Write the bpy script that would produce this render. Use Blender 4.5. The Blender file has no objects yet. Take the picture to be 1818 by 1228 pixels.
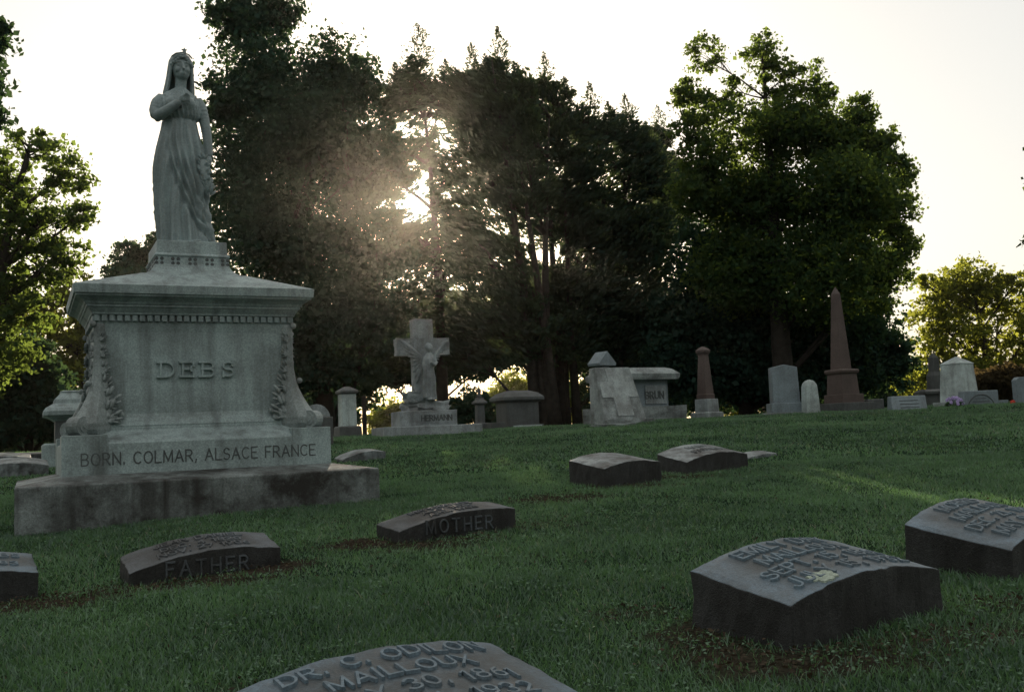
import bpy, math, random
import numpy as np
from mathutils import Vector, Matrix

SC = bpy.context.scene
COL = SC.collection
R = math.radians

# ------------------------------------------------------------------ camera
CAMZ = 1.0
PITCH, ROLL = R(5.19), R(-2.47)
_f = np.array([0, math.cos(PITCH), math.sin(PITCH)])
_r = np.array([1.0, 0, 0]); _u = np.cross(_r, _f)
RIGHT = math.cos(ROLL) * _r + math.sin(ROLL) * _u
UP = -math.sin(ROLL) * _r + math.cos(ROLL) * _u
cam = bpy.data.cameras.new('camera')
cam.lens = 35; cam.sensor_width = 36; cam.sensor_fit = 'HORIZONTAL'
cam.clip_start = 0.05; cam.clip_end = 3000
camo = bpy.data.objects.new('camera', cam); COL.objects.link(camo)
camo.matrix_world = Matrix(((RIGHT[0], UP[0], -_f[0], 0), (RIGHT[1], UP[1], -_f[1], 0),
                            (RIGHT[2], UP[2], -_f[2], CAMZ), (0, 0, 0, 1)))
SC.camera = camo

# ------------------------------------------------------------------ sky and sun
SUN_EL, SUN_AZ = R(13.4), R(-5.0)          # azimuth measured from +Y towards +X
w = bpy.data.worlds.new('World'); SC.world = w; w.use_nodes = True
nt = w.node_tree; nt.nodes.clear()
sky = nt.nodes.new('ShaderNodeTexSky'); sky.sky_type = 'NISHITA'; sky.sun_disc = False
sky.sun_elevation = SUN_EL; sky.sun_rotation = SUN_AZ
sky.altitude = 150; sky.air_density = 1.0; sky.dust_density = 2.6; sky.ozone_density = 1.6
bg = nt.nodes.new('ShaderNodeBackground'); bg.inputs[1].default_value = 0.10
out = nt.nodes.new('ShaderNodeOutputWorld')
veil_ = nt.nodes.new('ShaderNodeMix'); veil_.data_type = 'RGBA'; veil_.inputs[0].default_value = 0.80
veil_.inputs[7].default_value = (2.97, 2.82, 2.48, 1)          # thin bright evening overcast, even over the whole dome
nt.links.new(sky.outputs[0], veil_.inputs[6]); nt.links.new(veil_.outputs[2], bg.inputs[0]); nt.links.new(bg.outputs[0], out.inputs[0])
sl = bpy.data.lights.new('sun_lamp', 'SUN'); sl.energy = 4.6; sl.angle = R(0.53); sl.color = (1.0, 0.83, 0.62)
so = bpy.data.objects.new('sun_lamp', sl); COL.objects.link(so)
sdir = Vector((math.sin(SUN_AZ) * math.cos(SUN_EL), math.cos(SUN_AZ) * math.cos(SUN_EL), math.sin(SUN_EL)))
so.rotation_euler = sdir.to_track_quat('Z', 'Y').to_euler(); so.location = (0, 0, 40)

SC.view_settings.view_transform = 'Standard'; SC.view_settings.look = 'None'
SC.view_settings.gamma = 1.0; SC.view_settings.use_curve_mapping = False
SC.view_settings.exposure = 1.48
SC.render.engine = 'CYCLES'
SC.cycles.use_denoising = True
SC.cycles.max_bounces = 5; SC.cycles.diffuse_bounces = 2; SC.cycles.glossy_bounces = 2
SC.cycles.transmission_bounces = 4; SC.cycles.volume_bounces = 0; SC.cycles.transparent_max_bounces = 4
SC.cycles.sample_clamp_indirect = 6; SC.cycles.sample_clamp_direct = 14

# ------------------------------------------------------------------ helpers
def at(px, py, Y):
    """point seen at photo pixel (px, py) at distance Y along the ground axis"""
    d = _f + (px - 909) / 1767.5 * RIGHT + (614 - py) / 1767.5 * UP
    d = d / d[1]
    return Vector((d[0] * Y, Y, CAMZ + d[2] * Y))

def smin(a, b, k):
    h = np.clip(0.5 + 0.5 * (b - a) / k, 0, 1)
    return b + (a - b) * h - k * h * (1 - h)

def ground_z(x, y):
    x = np.asarray(x, float); y = np.asarray(y, float)
    plane = -0.108 + 0.0645 * y
    cap = np.clip(1.17 + 0.0105 * x, 0.98, 1.26)
    z = smin(plane, cap, 0.10)
    z = z + 0.003 * np.clip(y - 25, 0, 120)
    far = np.clip((np.abs(x) + y) / 20, 0, 1)
    z = z + (0.012 * np.sin(x * 1.9 + 0.7 * y) + 0.010 * np.sin(y * 2.3 - 0.9 * x + 1.0)) * (0.4 + 0.6 * far)
    return z

def gz(x, y): return float(ground_z(x, y))

class MB:
    def __init__(s): s.v = []; s.f = []
    def add(s, vs, fs):
        b = len(s.v); s.v += [tuple(p) for p in vs]; s.f += [tuple(i + b for i in q) for q in fs]; return s
    def box(s, x0, x1, y0, y1, z0, z1):
        return s.frustum((x0, x1, y0, y1, z0), (x0, x1, y0, y1, z1))
    def frustum(s, a, b):
        v = [(a[0], a[2], a[4]), (a[1], a[2], a[4]), (a[1], a[3], a[4]), (a[0], a[3], a[4]),
             (b[0], b[2], b[4]), (b[1], b[2], b[4]), (b[1], b[3], b[4]), (b[0], b[3], b[4])]
        return s.add(v, [(3, 2, 1, 0), (4, 5, 6, 7), (0, 1, 5, 4), (1, 2, 6, 5), (2, 3, 7, 6), (3, 0, 4, 7)])
    def rings(s, rings, cap=True, closed=True):
        n = len(rings[0]); vs = [p for r in rings for p in r]; fs = []
        for i in range(len(rings) - 1):
            for j in range(n if closed else n - 1):
                k = (j + 1) % n
                fs.append((i * n + j, i * n + k, (i + 1) * n + k, (i + 1) * n + j))
        if cap:
            fs.append(tuple(range(n - 1, -1, -1))); fs.append(tuple((len(rings) - 1) * n + j for j in range(n)))
        return s.add(vs, fs)
    def stack(s, prof, cx=0, cy=0):
        """square-plan stack: prof of (hx, hy, z)"""
        return s.rings([[(cx - a, cy - b, z), (cx + a, cy - b, z), (cx + a, cy + b, z), (cx - a, cy + b, z)] for a, b, z in prof])
    def lathe(s, prof, n=24, cx=0, cy=0):
        return s.rings([[(cx + r * math.cos(2 * math.pi * j / n), cy + r * math.sin(2 * math.pi * j / n), z) for j in range(n)] for r, z in prof])
    def prism(s, pts, y0, y1):
        """outline in x,z extruded along y"""
        n = len(pts)
        vs = [(x, y0, z) for x, z in pts] + [(x, y1, z) for x, z in pts]
        fs = [(j, (j + 1) % n, n + (j + 1) % n, n + j) for j in range(n)]
        fs += [tuple(range(n - 1, -1, -1)), tuple(range(n, 2 * n))]
        return s.add(vs, fs)
    def ball(s, c, r, n=12, sc=(1, 1, 1), rot=None):
        rr = []
        for i in range(n // 2 + 1):
            t = -math.pi / 2 + math.pi * i / (n // 2); e = max(1e-3, math.cos(t))
            ring = []
            for j in range(n):
                p = Vector((r * sc[0] * e * math.cos(2 * math.pi * j / n), r * sc[1] * e * math.sin(2 * math.pi * j / n), r * sc[2] * math.sin(t)))
                if rot: p = rot @ p
                ring.append(tuple(p + Vector(c)))
            rr.append(ring)
        return s.rings(rr)
    def tube(s, pts, rads, n=8, cap=True):
        pts = [Vector(p) for p in pts]; rr = []; prev = None
        for i, p in enumerate(pts):
            t = (pts[min(i + 1, len(pts) - 1)] - pts[max(i - 1, 0)]).normalized()
            a = prev if prev is not None else (Vector((0, 1, 0)) if abs(t.y) < 0.9 else Vector((1, 0, 0)))
            a = (a - t * a.dot(t)).normalized(); b = t.cross(a); prev = a
            r = rads[i]
            rr.append([tuple(p + (a * math.cos(2 * math.pi * j / n) + b * math.sin(2 * math.pi * j / n)) * r) for j in range(n)])
        return s.rings(rr, cap)
    def mesh(s, name):
        m = bpy.data.meshes.new(name); m.from_pydata(s.v, [], s.f); m.update(); return m
    def build(s, name, mat, parent=None, bevel=0, smooth=False, loc=None, rotz=None, seg=2):
        return link(name, s.mesh(name), mat, parent, bevel, smooth, loc, rotz, seg)

def link(name, me, mat, parent=None, bevel=0, smooth=False, loc=None, rotz=None, seg=2):
    o = bpy.data.objects.new(name, me); COL.objects.link(o)
    if mat and not me.materials: me.materials.append(mat)
    if parent: o.parent = parent
    if loc is not None: o.location = loc
    if rotz is not None: o.rotation_euler = (0, 0, rotz)
    if smooth: me.polygons.foreach_set('use_smooth', [True] * len(me.polygons))
    if bevel:
        b = o.modifiers.new('bevel', 'BEVEL'); b.width = bevel; b.segments = seg; b.limit_method = 'ANGLE'; b.angle_limit = R(35)
    return o

def tag(o, label=None, cat=None, group=None, kind=None):
    if label: o['label'] = label
    if cat: o['category'] = cat
    if group: o['group'] = group
    if kind: o['kind'] = kind
    return o

def thing(name, label, cat, loc, rotz=0, group=None, tilt=(0, 0)):
    o = bpy.data.objects.new(name, None); COL.objects.link(o)
    o.empty_display_size = 0.2
    o.location = loc; o.rotation_euler = (tilt[0], tilt[1], rotz)
    return tag(o, label, cat, group)

def fast_mesh(name, verts, faces_flat, per):
    verts = np.asarray(verts, np.float32); idx = np.asarray(faces_flat, np.int32).ravel()
    m = bpy.data.meshes.new(name); nf = len(idx) // per
    m.vertices.add(len(verts)); m.vertices.foreach_set('co', verts.ravel())
    m.loops.add(len(idx)); m.loops.foreach_set('vertex_index', idx)
    m.polygons.add(nf); m.polygons.foreach_set('loop_start', np.arange(nf, dtype=np.int32) * per)
    m.update(calc_edges=True)
    return m

def point_attr(m, name, vals):
    a = m.attributes.new(name, 'FLOAT', 'POINT'); a.data.foreach_set('value', np.asarray(vals, np.float32))

# ------------------------------------------------------------------ materials
def newmat(name):
    m = bpy.data.materials.new(name); m.use_nodes = True
    n = m.node_tree.nodes; n.clear()
    o = n.new('ShaderNodeOutputMaterial')
    return m, n, m.node_tree.links, o

def ramp(n, stops):
    r = n.new('ShaderNodeValToRGB'); e = r.color_ramp.elements
    while len(e) < len(stops): e.new(0.5)
    for i, (p, c) in enumerate(stops):
        e[i].position = p; e[i].color = (*c, 1) if len(c) == 3 else c
    return r

def stone(name, base, stain=(0.05, 0.05, 0.048), amount=0.5, streak=0.4, speck=0.22, lichen=0.0, rough=0.6, seed=0.0, bump=0.25, scale=1.0, coarse=0.55, big_scale=2.3, grime_shade=False, lich_col=(0.42, 0.44, 0.38)):
    base = (base[0] * 1.1, base[1] * 1.24, base[2] * 1.30)
    m, n, L, o = newmat(name)
    tc = n.new('ShaderNodeNewGeometry'); vt = n.new('ShaderNodeVectorTransform'); vt.vector_type = 'POINT'; vt.convert_from = 'WORLD'; vt.convert_to = 'WORLD'
    L.new(tc.outputs['Position'], vt.inputs[0])
    mp = n.new('ShaderNodeMapping'); mp.inputs['Location'].default_value = (seed, seed * 1.7, seed * 0.6); L.new(vt.outputs[0], mp.inputs[0])
    def noise(sc, det, rgh=0.6, vec=None):
        t = n.new('ShaderNodeTexNoise'); t.inputs['Scale'].default_value = sc * scale; t.inputs['Detail'].default_value = det; t.inputs['Roughness'].default_value = rgh
        L.new((vec or mp).outputs[0], t.inputs['Vector']); return t
    def mix(fac, a, b, mode='MIX'):
        x = n.new('ShaderNodeMix'); x.data_type = 'RGBA'; x.blend_type = mode
        if hasattr(fac, 'outputs'): L.new(fac.outputs[0], x.inputs[0])
        else: x.inputs[0].default_value = fac
        for s, q in ((6, a), (7, b)):
            if isinstance(q, tuple): x.inputs[s].default_value = (*q, 1)
            else: L.new(q.outputs[2] if q.bl_idname == 'ShaderNodeMix' else q.outputs[0], x.inputs[s])
        return x
    sp = noise(120, 3, 0.75)
    lo = tuple(c * (1 - speck) for c in base); hi = tuple(min(1, c * (1 + speck)) for c in base)
    r1 = ramp(n, [(0.3, lo), (0.7, hi)]); L.new(sp.outputs['Fac'], r1.inputs[0])
    big = noise(big_scale, 7, 0.7); r2 = ramp(n, [(0.40, (0, 0, 0)), (0.64, (amount,) * 3)]); L.new(big.outputs['Fac'], r2.inputs[0])
    c = mix(r2, r1, stain)
    smap = n.new('ShaderNodeMapping'); smap.inputs['Scale'].default_value = (9, 9, 0.7); smap.inputs['Location'].default_value = (seed, 2 * seed, 0); L.new(vt.outputs[0], smap.inputs[0])
    st = n.new('ShaderNodeTexNoise'); st.inputs['Scale'].default_value = 1.0; st.inputs['Detail'].default_value = 5; L.new(smap.outputs[0], st.inputs['Vector'])
    r3 = ramp(n, [(0.47, (0, 0, 0)), (0.75, (streak,) * 3)]); L.new(st.outputs['Fac'], r3.inputs[0])
    c = mix(r3, c, stain)
    mid = noise(17, 5, 0.7); r4 = ramp(n, [(0.52, (0, 0, 0)), (0.66, (0.45 * amount,) * 3)]); L.new(mid.outputs['Fac'], r4.inputs[0])
    c = mix(r4, c, stain)
    cs = noise(64, 3, 0.7); r6 = ramp(n, [(0.40, tuple(0.62 for _ in range(3))), (0.62, (1.22, 1.22, 1.22))]); L.new(cs.outputs['Fac'], r6.inputs[0])
    c = mix(coarse, c, r6, 'MULTIPLY')
    if lichen:
        li = noise(6.5, 6, 0.7); r5 = ramp(n, [(0.60, (0, 0, 0)), (0.66, (lichen,) * 3)]); L.new(li.outputs['Fac'], r5.inputs[0])
        c = mix(r5, c, lich_col)
    if grime_shade:  # dirt and the shadow around raised letters, both put into the colour
        ga = n.new('ShaderNodeAttribute'); ga.attribute_name = 'grime_shade'
        gn = noise(22, 4, 0.7); gr = ramp(n, [(0.3, (0.5, 0.5, 0.5)), (0.6, (1, 1, 1))]); L.new(gn.outputs['Fac'], gr.inputs[0])
        gm_ = n.new('ShaderNodeMath'); gm_.operation = 'MULTIPLY'; L.new(ga.outputs['Fac'], gm_.inputs[0]); L.new(gr.outputs[0], gm_.inputs[1])
        c = mix(gm_, c, tuple(q * 0.7 for q in stain))
    b = n.new('ShaderNodeBsdfPrincipled'); b.inputs['Roughness'].default_value = rough
    b.inputs['Specular IOR Level'].default_value = 0.55
    L.new(c.outputs[2], b.inputs['Base Color'])
    bp = n.new('ShaderNodeBump'); bp.inputs['Strength'].default_value = bump; bp.inputs['Distance'].default_value = 0.01
    add = n.new('ShaderNodeMath'); add.operation = 'ADD'; L.new(sp.outputs['Fac'], add.inputs[0]); L.new(mid.outputs['Fac'], add.inputs[1])
    L.new(add.outputs[0], bp.inputs['Height']); L.new(bp.outputs[0], b.inputs['Normal'])
    L.new(b.outputs[0], o.inputs[0])
    return m

def plain(name, col, rough=0.8, var=0.25, sc=8):
    m, n, L, o = newmat(name)
    g = n.new('ShaderNodeNewGeometry'); t = n.new('ShaderNodeTexNoise'); t.inputs['Scale'].default_value = sc; t.inputs['Detail'].default_value = 4
    L.new(g.outputs['Position'], t.inputs['Vector'])
    r = ramp(n, [(0.3, tuple(c * (1 - var) for c in col)), (0.7, tuple(min(1, c * (1 + var)) for c in col))]); L.new(t.outputs['Fac'], r.inputs[0])
    b = n.new('ShaderNodeBsdfPrincipled'); b.inputs['Roughness'].default_value = rough; b.inputs['Specular IOR Level'].default_value = 0.25
    L.new(r.outputs[0], b.inputs['Base Color']); L.new(b.outputs[0], o.inputs[0]); return m

def leafmat(name, dark, light, trans, tfac=0.45, gloss=0.0, dry=None):
    m, n, L, o = newmat(name)
    at_ = n.new('ShaderNodeAttribute'); at_.attribute_name = 'rnd'
    r = ramp(n, [(0.0, dark), (1.0, light)] if not dry else [(0.0, dark), (0.93, light), (0.99, dry)]); L.new(at_.outputs['Fac'], r.inputs[0])
    r2 = ramp(n, [(0.0, tuple(c * 0.7 for c in trans)), (1.0, tuple(min(1, c * 1.2) for c in trans))]); L.new(at_.outputs['Fac'], r2.inputs[0])
    d = n.new('ShaderNodeBsdfDiffuse'); L.new(r.outputs[0], d.inputs[0])
    t = n.new('ShaderNodeBsdfTranslucent'); L.new(r2.outputs[0], t.inputs[0])
    mx = n.new('ShaderNodeMixShader'); mx.inputs[0].default_value = tfac; L.new(d.outputs[0], mx.inputs[1]); L.new(t.outputs[0], mx.inputs[2])
    last = mx
    if gloss:
        g = n.new('ShaderNodeBsdfGlossy'); g.inputs['Roughness'].default_value = 0.45; g.inputs[0].default_value = (0.8, 0.9, 0.9, 1)
        m2 = n.new('ShaderNodeMixShader'); m2.inputs[0].default_value = gloss; L.new(mx.outputs[0], m2.inputs[1]); L.new(g.outputs[0], m2.inputs[2]); last = m2
    L.new(last.outputs[0], o.inputs[0]); return m

M = {}
M['granite'] = stone('weathered_grey_granite', (0.32, 0.36, 0.35), (0.066, 0.074, 0.072), 0.42, 0.7, 0.2, seed=3)
M['step'] = stone('dirty_granite_step', (0.26, 0.27, 0.26), (0.014, 0.012, 0.010), 1.0, 0.95, 0.25, seed=8.6, bump=0.5, big_scale=1.3)
M['carve'] = stone('stained_carving', (0.27, 0.285, 0.275), (0.05, 0.05, 0.045), 0.5, 0.4, 0.2, seed=12)
M['letter_dark'] = stone('lettering_dirt_hole_shade', (0.085, 0.09, 0.088), (0.03, 0.03, 0.03), 0.5, 0.2, 0.3, seed=1)  # dirt in lettering; on the quatrefoils, hole shade given as colour
M['statue'] = stone('statue_granite', (0.24, 0.275, 0.272), (0.07, 0.078, 0.075), 0.4, 0.4, 0.12, seed=21, coarse=0.35)
M['marker'] = stone('dark_marker_granite', (0.092, 0.132, 0.168), (0.014, 0.022, 0.022), 0.62, 0.5, 0.3, seed=5, bump=0.35, rough=0.45, grime_shade=True)
M['marker_letter'] = stone('worn_marker_lettering', (0.11, 0.146, 0.175), (0.08, 0.08, 0.08), 0.4, 0.2, 0.3, seed=6)
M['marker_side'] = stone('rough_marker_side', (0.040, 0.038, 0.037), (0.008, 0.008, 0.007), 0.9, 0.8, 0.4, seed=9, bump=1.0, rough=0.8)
M['marker_brown'] = stone('brown_marker_granite', (0.092, 0.098, 0.108), (0.02, 0.019, 0.017), 0.7, 0.5, 0.3, seed=15, bump=0.5, grime_shade=True)
M['marker_pale'] = stone('pale_marker_granite', (0.25, 0.26, 0.26), (0.010, 0.009, 0.008), 1.0, 0.8, 0.25, seed=17, bump=0.5, rough=0.48, big_scale=4.0)
M['lichen'] = stone('pale_lichen', (0.40, 0.43, 0.34), (0.2, 0.22, 0.17), 0.5, 0.0, 0.3, seed=2, bump=1.0)
M['cross'] = stone('rustic_cross_stone', (0.30, 0.31, 0.31), (0.07, 0.07, 0.07), 0.7, 0.5, 0.25, seed=31, bump=0.7)
M['cross_pale'] = stone('pale_dressed_stone', (0.36, 0.37, 0.36), (0.10, 0.10, 0.095), 0.6, 0.4, 0.25, seed=30, bump=0.5)
M['rock'] = stone('rock_faced_stone', (0.30, 0.31, 0.30), (0.04, 0.04, 0.038), 0.75, 0.4, 0.3, seed=33, bump=1.0)
M['red'] = stone('red_brown_granite', (0.088, 0.056, 0.048), (0.035, 0.025, 0.022), 0.45, 0.3, 0.35, seed=35)
M['blue'] = stone('blue_grey_granite', (0.20, 0.225, 0.24), (0.06, 0.065, 0.07), 0.4, 0.35, 0.25, seed=37)
M['marble'] = stone('weathered_marble', (0.45, 0.48, 0.46), (0.09, 0.09, 0.085), 0.55, 0.55, 0.12, seed=39)
M['darkstone'] = stone('dark_granite', (0.085, 0.085, 0.083), (0.03, 0.03, 0.03), 0.6, 0.5, 0.25, seed=41)  # even dark granite colour
M['soil'] = plain('dry_soil', (0.060, 0.045, 0.034), 0.95, 0.45, 22)
M['dead'] = leafmat('dead_leaves', (0.030, 0.026, 0.021), (0.10, 0.08, 0.06), (0.08, 0.055, 0.03), 0.2)
M['bark'] = plain('bark', (0.028, 0.024, 0.020), 0.95, 0.4, 6)
M['grass'] = leafmat('grass_blades', (0.013, 0.048, 0.036), (0.122, 0.238, 0.122), (0.16, 0.31, 0.10), 0.42, 0.06, dry=(0.24, 0.21, 0.15))
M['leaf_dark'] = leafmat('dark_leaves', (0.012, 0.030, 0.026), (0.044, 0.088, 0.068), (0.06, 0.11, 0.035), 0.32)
M['leaf_maple'] = leafmat('maple_leaves', (0.014, 0.032, 0.018), (0.042, 0.076, 0.038), (0.19, 0.27, 0.045), 0.42)
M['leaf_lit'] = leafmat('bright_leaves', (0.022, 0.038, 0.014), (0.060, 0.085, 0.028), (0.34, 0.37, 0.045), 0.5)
M['needle'] = leafmat('cedar_sprays', (0.013, 0.029, 0.026), (0.042, 0.076, 0.060), (0.08, 0.11, 0.035), 0.33)
M['leaf_red'] = leafmat('reddish_leaves', (0.024, 0.022, 0.016), (0.055, 0.045, 0.026), (0.10, 0.075, 0.03), 0.35)
M['petal'] = plain('violet_petals', (0.42, 0.34, 0.62), 0.6, 0.25, 30)
M['petal_red'] = plain('red_petals', (0.55, 0.06, 0.04), 0.6, 0.25, 30)
M['stem'] = plain('leaf_green', (0.05, 0.10, 0.04), 0.7, 0.3, 30)

def ground_material():
    m, n, L, o = newmat('lawn_soil')
    g = n.new('ShaderNodeNewGeometry')
    t = n.new('ShaderNodeTexNoise'); t.inputs['Scale'].default_value = 0.8; t.inputs['Detail'].default_value = 8; L.new(g.outputs['Position'], t.inputs['Vector'])
    f = n.new('ShaderNodeTexNoise'); f.inputs['Scale'].default_value = 45; f.inputs['Detail'].default_value = 6; L.new(g.outputs['Position'], f.inputs['Vector'])
    r1 = ramp(n, [(0.3, (0.016, 0.036, 0.022)), (0.62, (0.046, 0.082, 0.044)), (0.8, (0.066, 0.075, 0.045))]); L.new(t.outputs['Fac'], r1.inputs[0])
    r2 = ramp(n, [(0.35, (0.35, 0.35, 0.35)), (0.7, (1.3, 1.3, 1.3))]); L.new(f.outputs['Fac'], r2.inputs[0])
    mx = n.new('ShaderNodeMix'); mx.data_type = 'RGBA'; mx.blend_type = 'MULTIPLY'; mx.inputs[0].default_value = 1
    L.new(r1.outputs[0], mx.inputs[6]); L.new(r2.outputs[0], mx.inputs[7])
    a = n.new('ShaderNodeAttribute'); a.attribute_name = 'bare'
    m2 = n.new('ShaderNodeMix'); m2.data_type = 'RGBA'; L.new(a.outputs['Fac'], m2.inputs[0]); L.new(mx.outputs[2], m2.inputs[6])
    r3 = ramp(n, [(0.3, (0.024, 0.020, 0.016)), (0.7, (0.066, 0.054, 0.042))]); L.new(f.outputs['Fac'], r3.inputs[0]); L.new(r3.outputs[0], m2.inputs[7])
    b = n.new('ShaderNodeBsdfDiffuse'); L.new(m2.outputs[2], b.inputs[0])
    bp = n.new('ShaderNodeBump'); bp.inputs['Strength'].default_value = 1; bp.inputs['Distance'].default_value = 0.03; L.new(f.outputs['Fac'], bp.inputs['Height']); L.new(bp.outputs[0], b.inputs['Normal'])
    L.new(b.outputs[0], o.inputs[0]); return m
M['ground'] = ground_material()

# ------------------------------------------------------------------ stroke lettering
def arc(cx, cy, rx, ry, a0, a1, n=8):
    return [(cx + rx * math.cos(R(a0 + (a1 - a0) * i / n)), cy + ry * math.sin(R(a0 + (a1 - a0) * i / n))) for i in range(n + 1)]
GLYPH = {
 'A': (.72, [[(0, 0), (.36, 1)], [(.36, 1), (.72, 0)], [(.14, .34), (.58, .34)]]),
 'B': (.6, [[(0, 0), (0, 1)], [(0, 1), (.3, 1)] + arc(.3, .76, .26, .24, 90, -90) + [(0, .52)], [(.3, .52)] + arc(.32, .26, .28, .26, 90, -90) + [(0, 0)]]),
 'C': (.66, [arc(.36, .5, .36, .5, 50, 310, 12)]),
 'D': (.66, [[(0, 0), (0, 1)], [(0, 1), (.26, 1)] + arc(.26, .5, .40, .5, 90, -90, 10) + [(0, 0)]]),
 'E': (.54, [[(0, 0), (0, 1)], [(0, 1), (.54, 1)], [(0, .52), (.42, .52)], [(0, 0), (.54, 0)]]),
 'F': (.54, [[(0, 0), (0, 1)], [(0, 1), (.54, 1)], [(0, .52), (.42, .52)]]),
 'G': (.7, [arc(.36, .5, .36, .5, 50, 330, 12), [(.67, .25), (.67, .48), (.42, .48)]]),
 'H': (.64, [[(0, 0), (0, 1)], [(.64, 0), (.64, 1)], [(0, .5), (.64, .5)]]),
 'I': (.1, [[(.05, 0), (.05, 1)]]),
 'J': (.5, [[(.46, 1), (.46, .26)] + arc(.23, .26, .23, .26, 0, -170, 7)]),
 'L': (.52, [[(0, 1), (0, 0)], [(0, 0), (.52, 0)]]),
 'M': (.8, [[(0, 0), (0.03, 1)], [(.03, 1), (.4, .1)], [(.4, .1), (.77, 1)], [(.77, 1), (.8, 0)]]),
 'N': (.66, [[(0, 0), (0, 1)], [(0, 1), (.66, 0)], [(.66, 0), (.66, 1)]]),
 'O': (.74, [arc(.37, .5, .37, .5, 0, 359, 18)]),
 'P': (.58, [[(0, 0), (0, 1)], [(0, 1), (.3, 1)] + arc(.3, .74, .27, .26, 90, -90) + [(0, .48)]]),
 'R': (.62, [[(0, 0), (0, 1)], [(0, 1), (.3, 1)] + arc(.3, .74, .27, .26, 90, -90) + [(0, .48)], [(.28, .48), (.62, 0)]]),
 'S': (.56, [arc(.28, .75, .26, .25, 30, 270, 9) + arc(.28, .25, .28, .25, 90, -150, 9)]),
 'T': (.62, [[(0, 1), (.62, 1)], [(.31, 1), (.31, 0)]]),
 'U': (.64, [[(0, 1), (0, .3)] + arc(.32, .3, .32, .3, 180, 360, 8) + [(.64, 1)]]),
 'V': (.68, [[(0, 1), (.34, 0)], [(.34, 0), (.68, 1)]]),
 'X': (.66, [[(0, 0), (.66, 1)], [(0, 1), (.66, 0)]]),
 'Y': (.66, [[(0, 1), (.33, .5)], [(.66, 1), (.33, .5)], [(.33, .5), (.33, 0)]]),
 '0': (.6, [arc(.3, .5, .3, .5, 0, 359, 16)]), '1': (.24, [[(0, .82), (.18, 1), (.18, 0)]]),
 '2': (.56, [arc(.28, .72, .27, .28, 160, -30, 8) + [(0, 0)], [(0, 0), (.56, 0)]]),
 '3': (.54, [arc(.26, .75, .25, .25, 150, -90, 8) + arc(.26, .25, .28, .25, 90, -150, 8)]),
 '4': (.58, [[(.42, 0), (.42, 1)], [(.42, 1), (0, .3)], [(0, .3), (.58, .3)]]),
 '5': (.54, [[(.5, 1), (.08, 1), (.04, .55)] + arc(.25, .32, .28, .32, 120, -150, 9)]),
 '6': (.56, [arc(.28, .3, .28, .3, 0, 359, 12), [(.02, .35), (.12, .75), (.42, 1)]]),
 '7': (.54, [[(0, 1), (.54, 1)], [(.54, 1), (.18, 0)]]),
 '8': (.56, [arc(.28, .75, .24, .25, 0, 359, 12), arc(.28, .25, .28, .25, 0, 359, 12)]),
 '9': (.56, [arc(.28, .7, .28, .3, 0, 359, 12), [(.54, .65), (.44, .25), (.14, 0)]]),
 '.': (.1, [[(.05, 0), (.05, .12)]]), ',': (.12, [[(.09, .12), (.03, -.14)]]),
}
SERIF = {'D': [((0, 0), 1), ((0, 1), 1)], 'E': [], 'B': [], 'S': []}

def ribbon(mb, poly, sw, fmap, hgt):
    n = len(poly); left = []; right = []
    closed = n > 8 and math.hypot(poly[0][0] - poly[-1][0], poly[0][1] - poly[-1][1]) < 0.03
    for i, (x, y) in enumerate(poly):
        a = poly[max(i - 1, 0)]; b = poly[min(i + 1, n - 1)]
        if closed and i in (0, n - 1): a, b = poly[n - 2], poly[1]
        dx, dy = b[0] - a[0], b[1] - a[1]; l = math.hypot(dx, dy) or 1
        nx, ny = -dy / l * sw / 2, dx / l * sw / 2
        ex, ey = (0, 0)
        if not closed and i == 0: ex, ey = -dx / l * sw / 2, -dy / l * sw / 2
        if not closed and i == n - 1: ex, ey = dx / l * sw / 2, dy / l * sw / 2
        left.append((x + nx + ex, y + ny + ey)); right.append((x - nx + ex, y - ny + ey))
    rings = []
    for (lx, ly), (rx, ry) in zip(left, right):
        cx, cy = (lx + rx) / 2, (ly + ry) / 2
        k = 0.72
        rings.append([fmap(lx, ly, -0.3 * hgt), fmap(cx + (lx - cx) * k, cy + (ly - cy) * k, hgt), fmap(cx + (rx - cx) * k, cy + (ry - cy) * k, hgt), fmap(rx, ry, -0.3 * hgt)])
    mb.rings(rings)

def text_width(txt, gap, wide=1.0):
    return sum((0.32 if c == ' ' else GLYPH[c][0]) * wide + gap for c in txt) - gap

def letters(txt, size, fmap, mat, parent, sw=0.15, hgt=0.012, gap=0.28, x0=None, wide=1.0, serif=False):
    """fmap(x, y, h) -> local point; x, y in metres along and across the line, centred at x=0"""
    tw = text_width(txt, gap, wide); x = -tw / 2 if x0 is None else x0
    for c in txt:
        if c == ' ': x += 0.32 * wide + gap; continue
        wd, polys = GLYPH[c]; mb = MB()
        extra = []
        if serif:
            for p in polys:
                if len(p) == 2 and p[0][0] == p[1][0]:
                    for q in p: extra.append([(q[0] - .15, q[1]), (q[0] + .15, q[1])])
            if c == 'E': extra += [[(.54, .78), (.54, 1.0)], [(.54, 0), (.54, .24)], [(.42, .42), (.42, .62)]]
            if c == 'S': extra += [[(.52, .74), (.52, 1.0)], [(.02, 0), (.02, .27)]]
        for k, p in enumerate(polys + extra):
            hh = hgt * (1 + 0.05 * k)
            ribbon(mb, [(a * wide * size, b * size) for a, b in p], sw * size, lambda a, b, h, x=x: fmap(x * size + a, b, h), hh)
        mb.build('letter', mat, parent)
        x += wd * wide + gap

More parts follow.
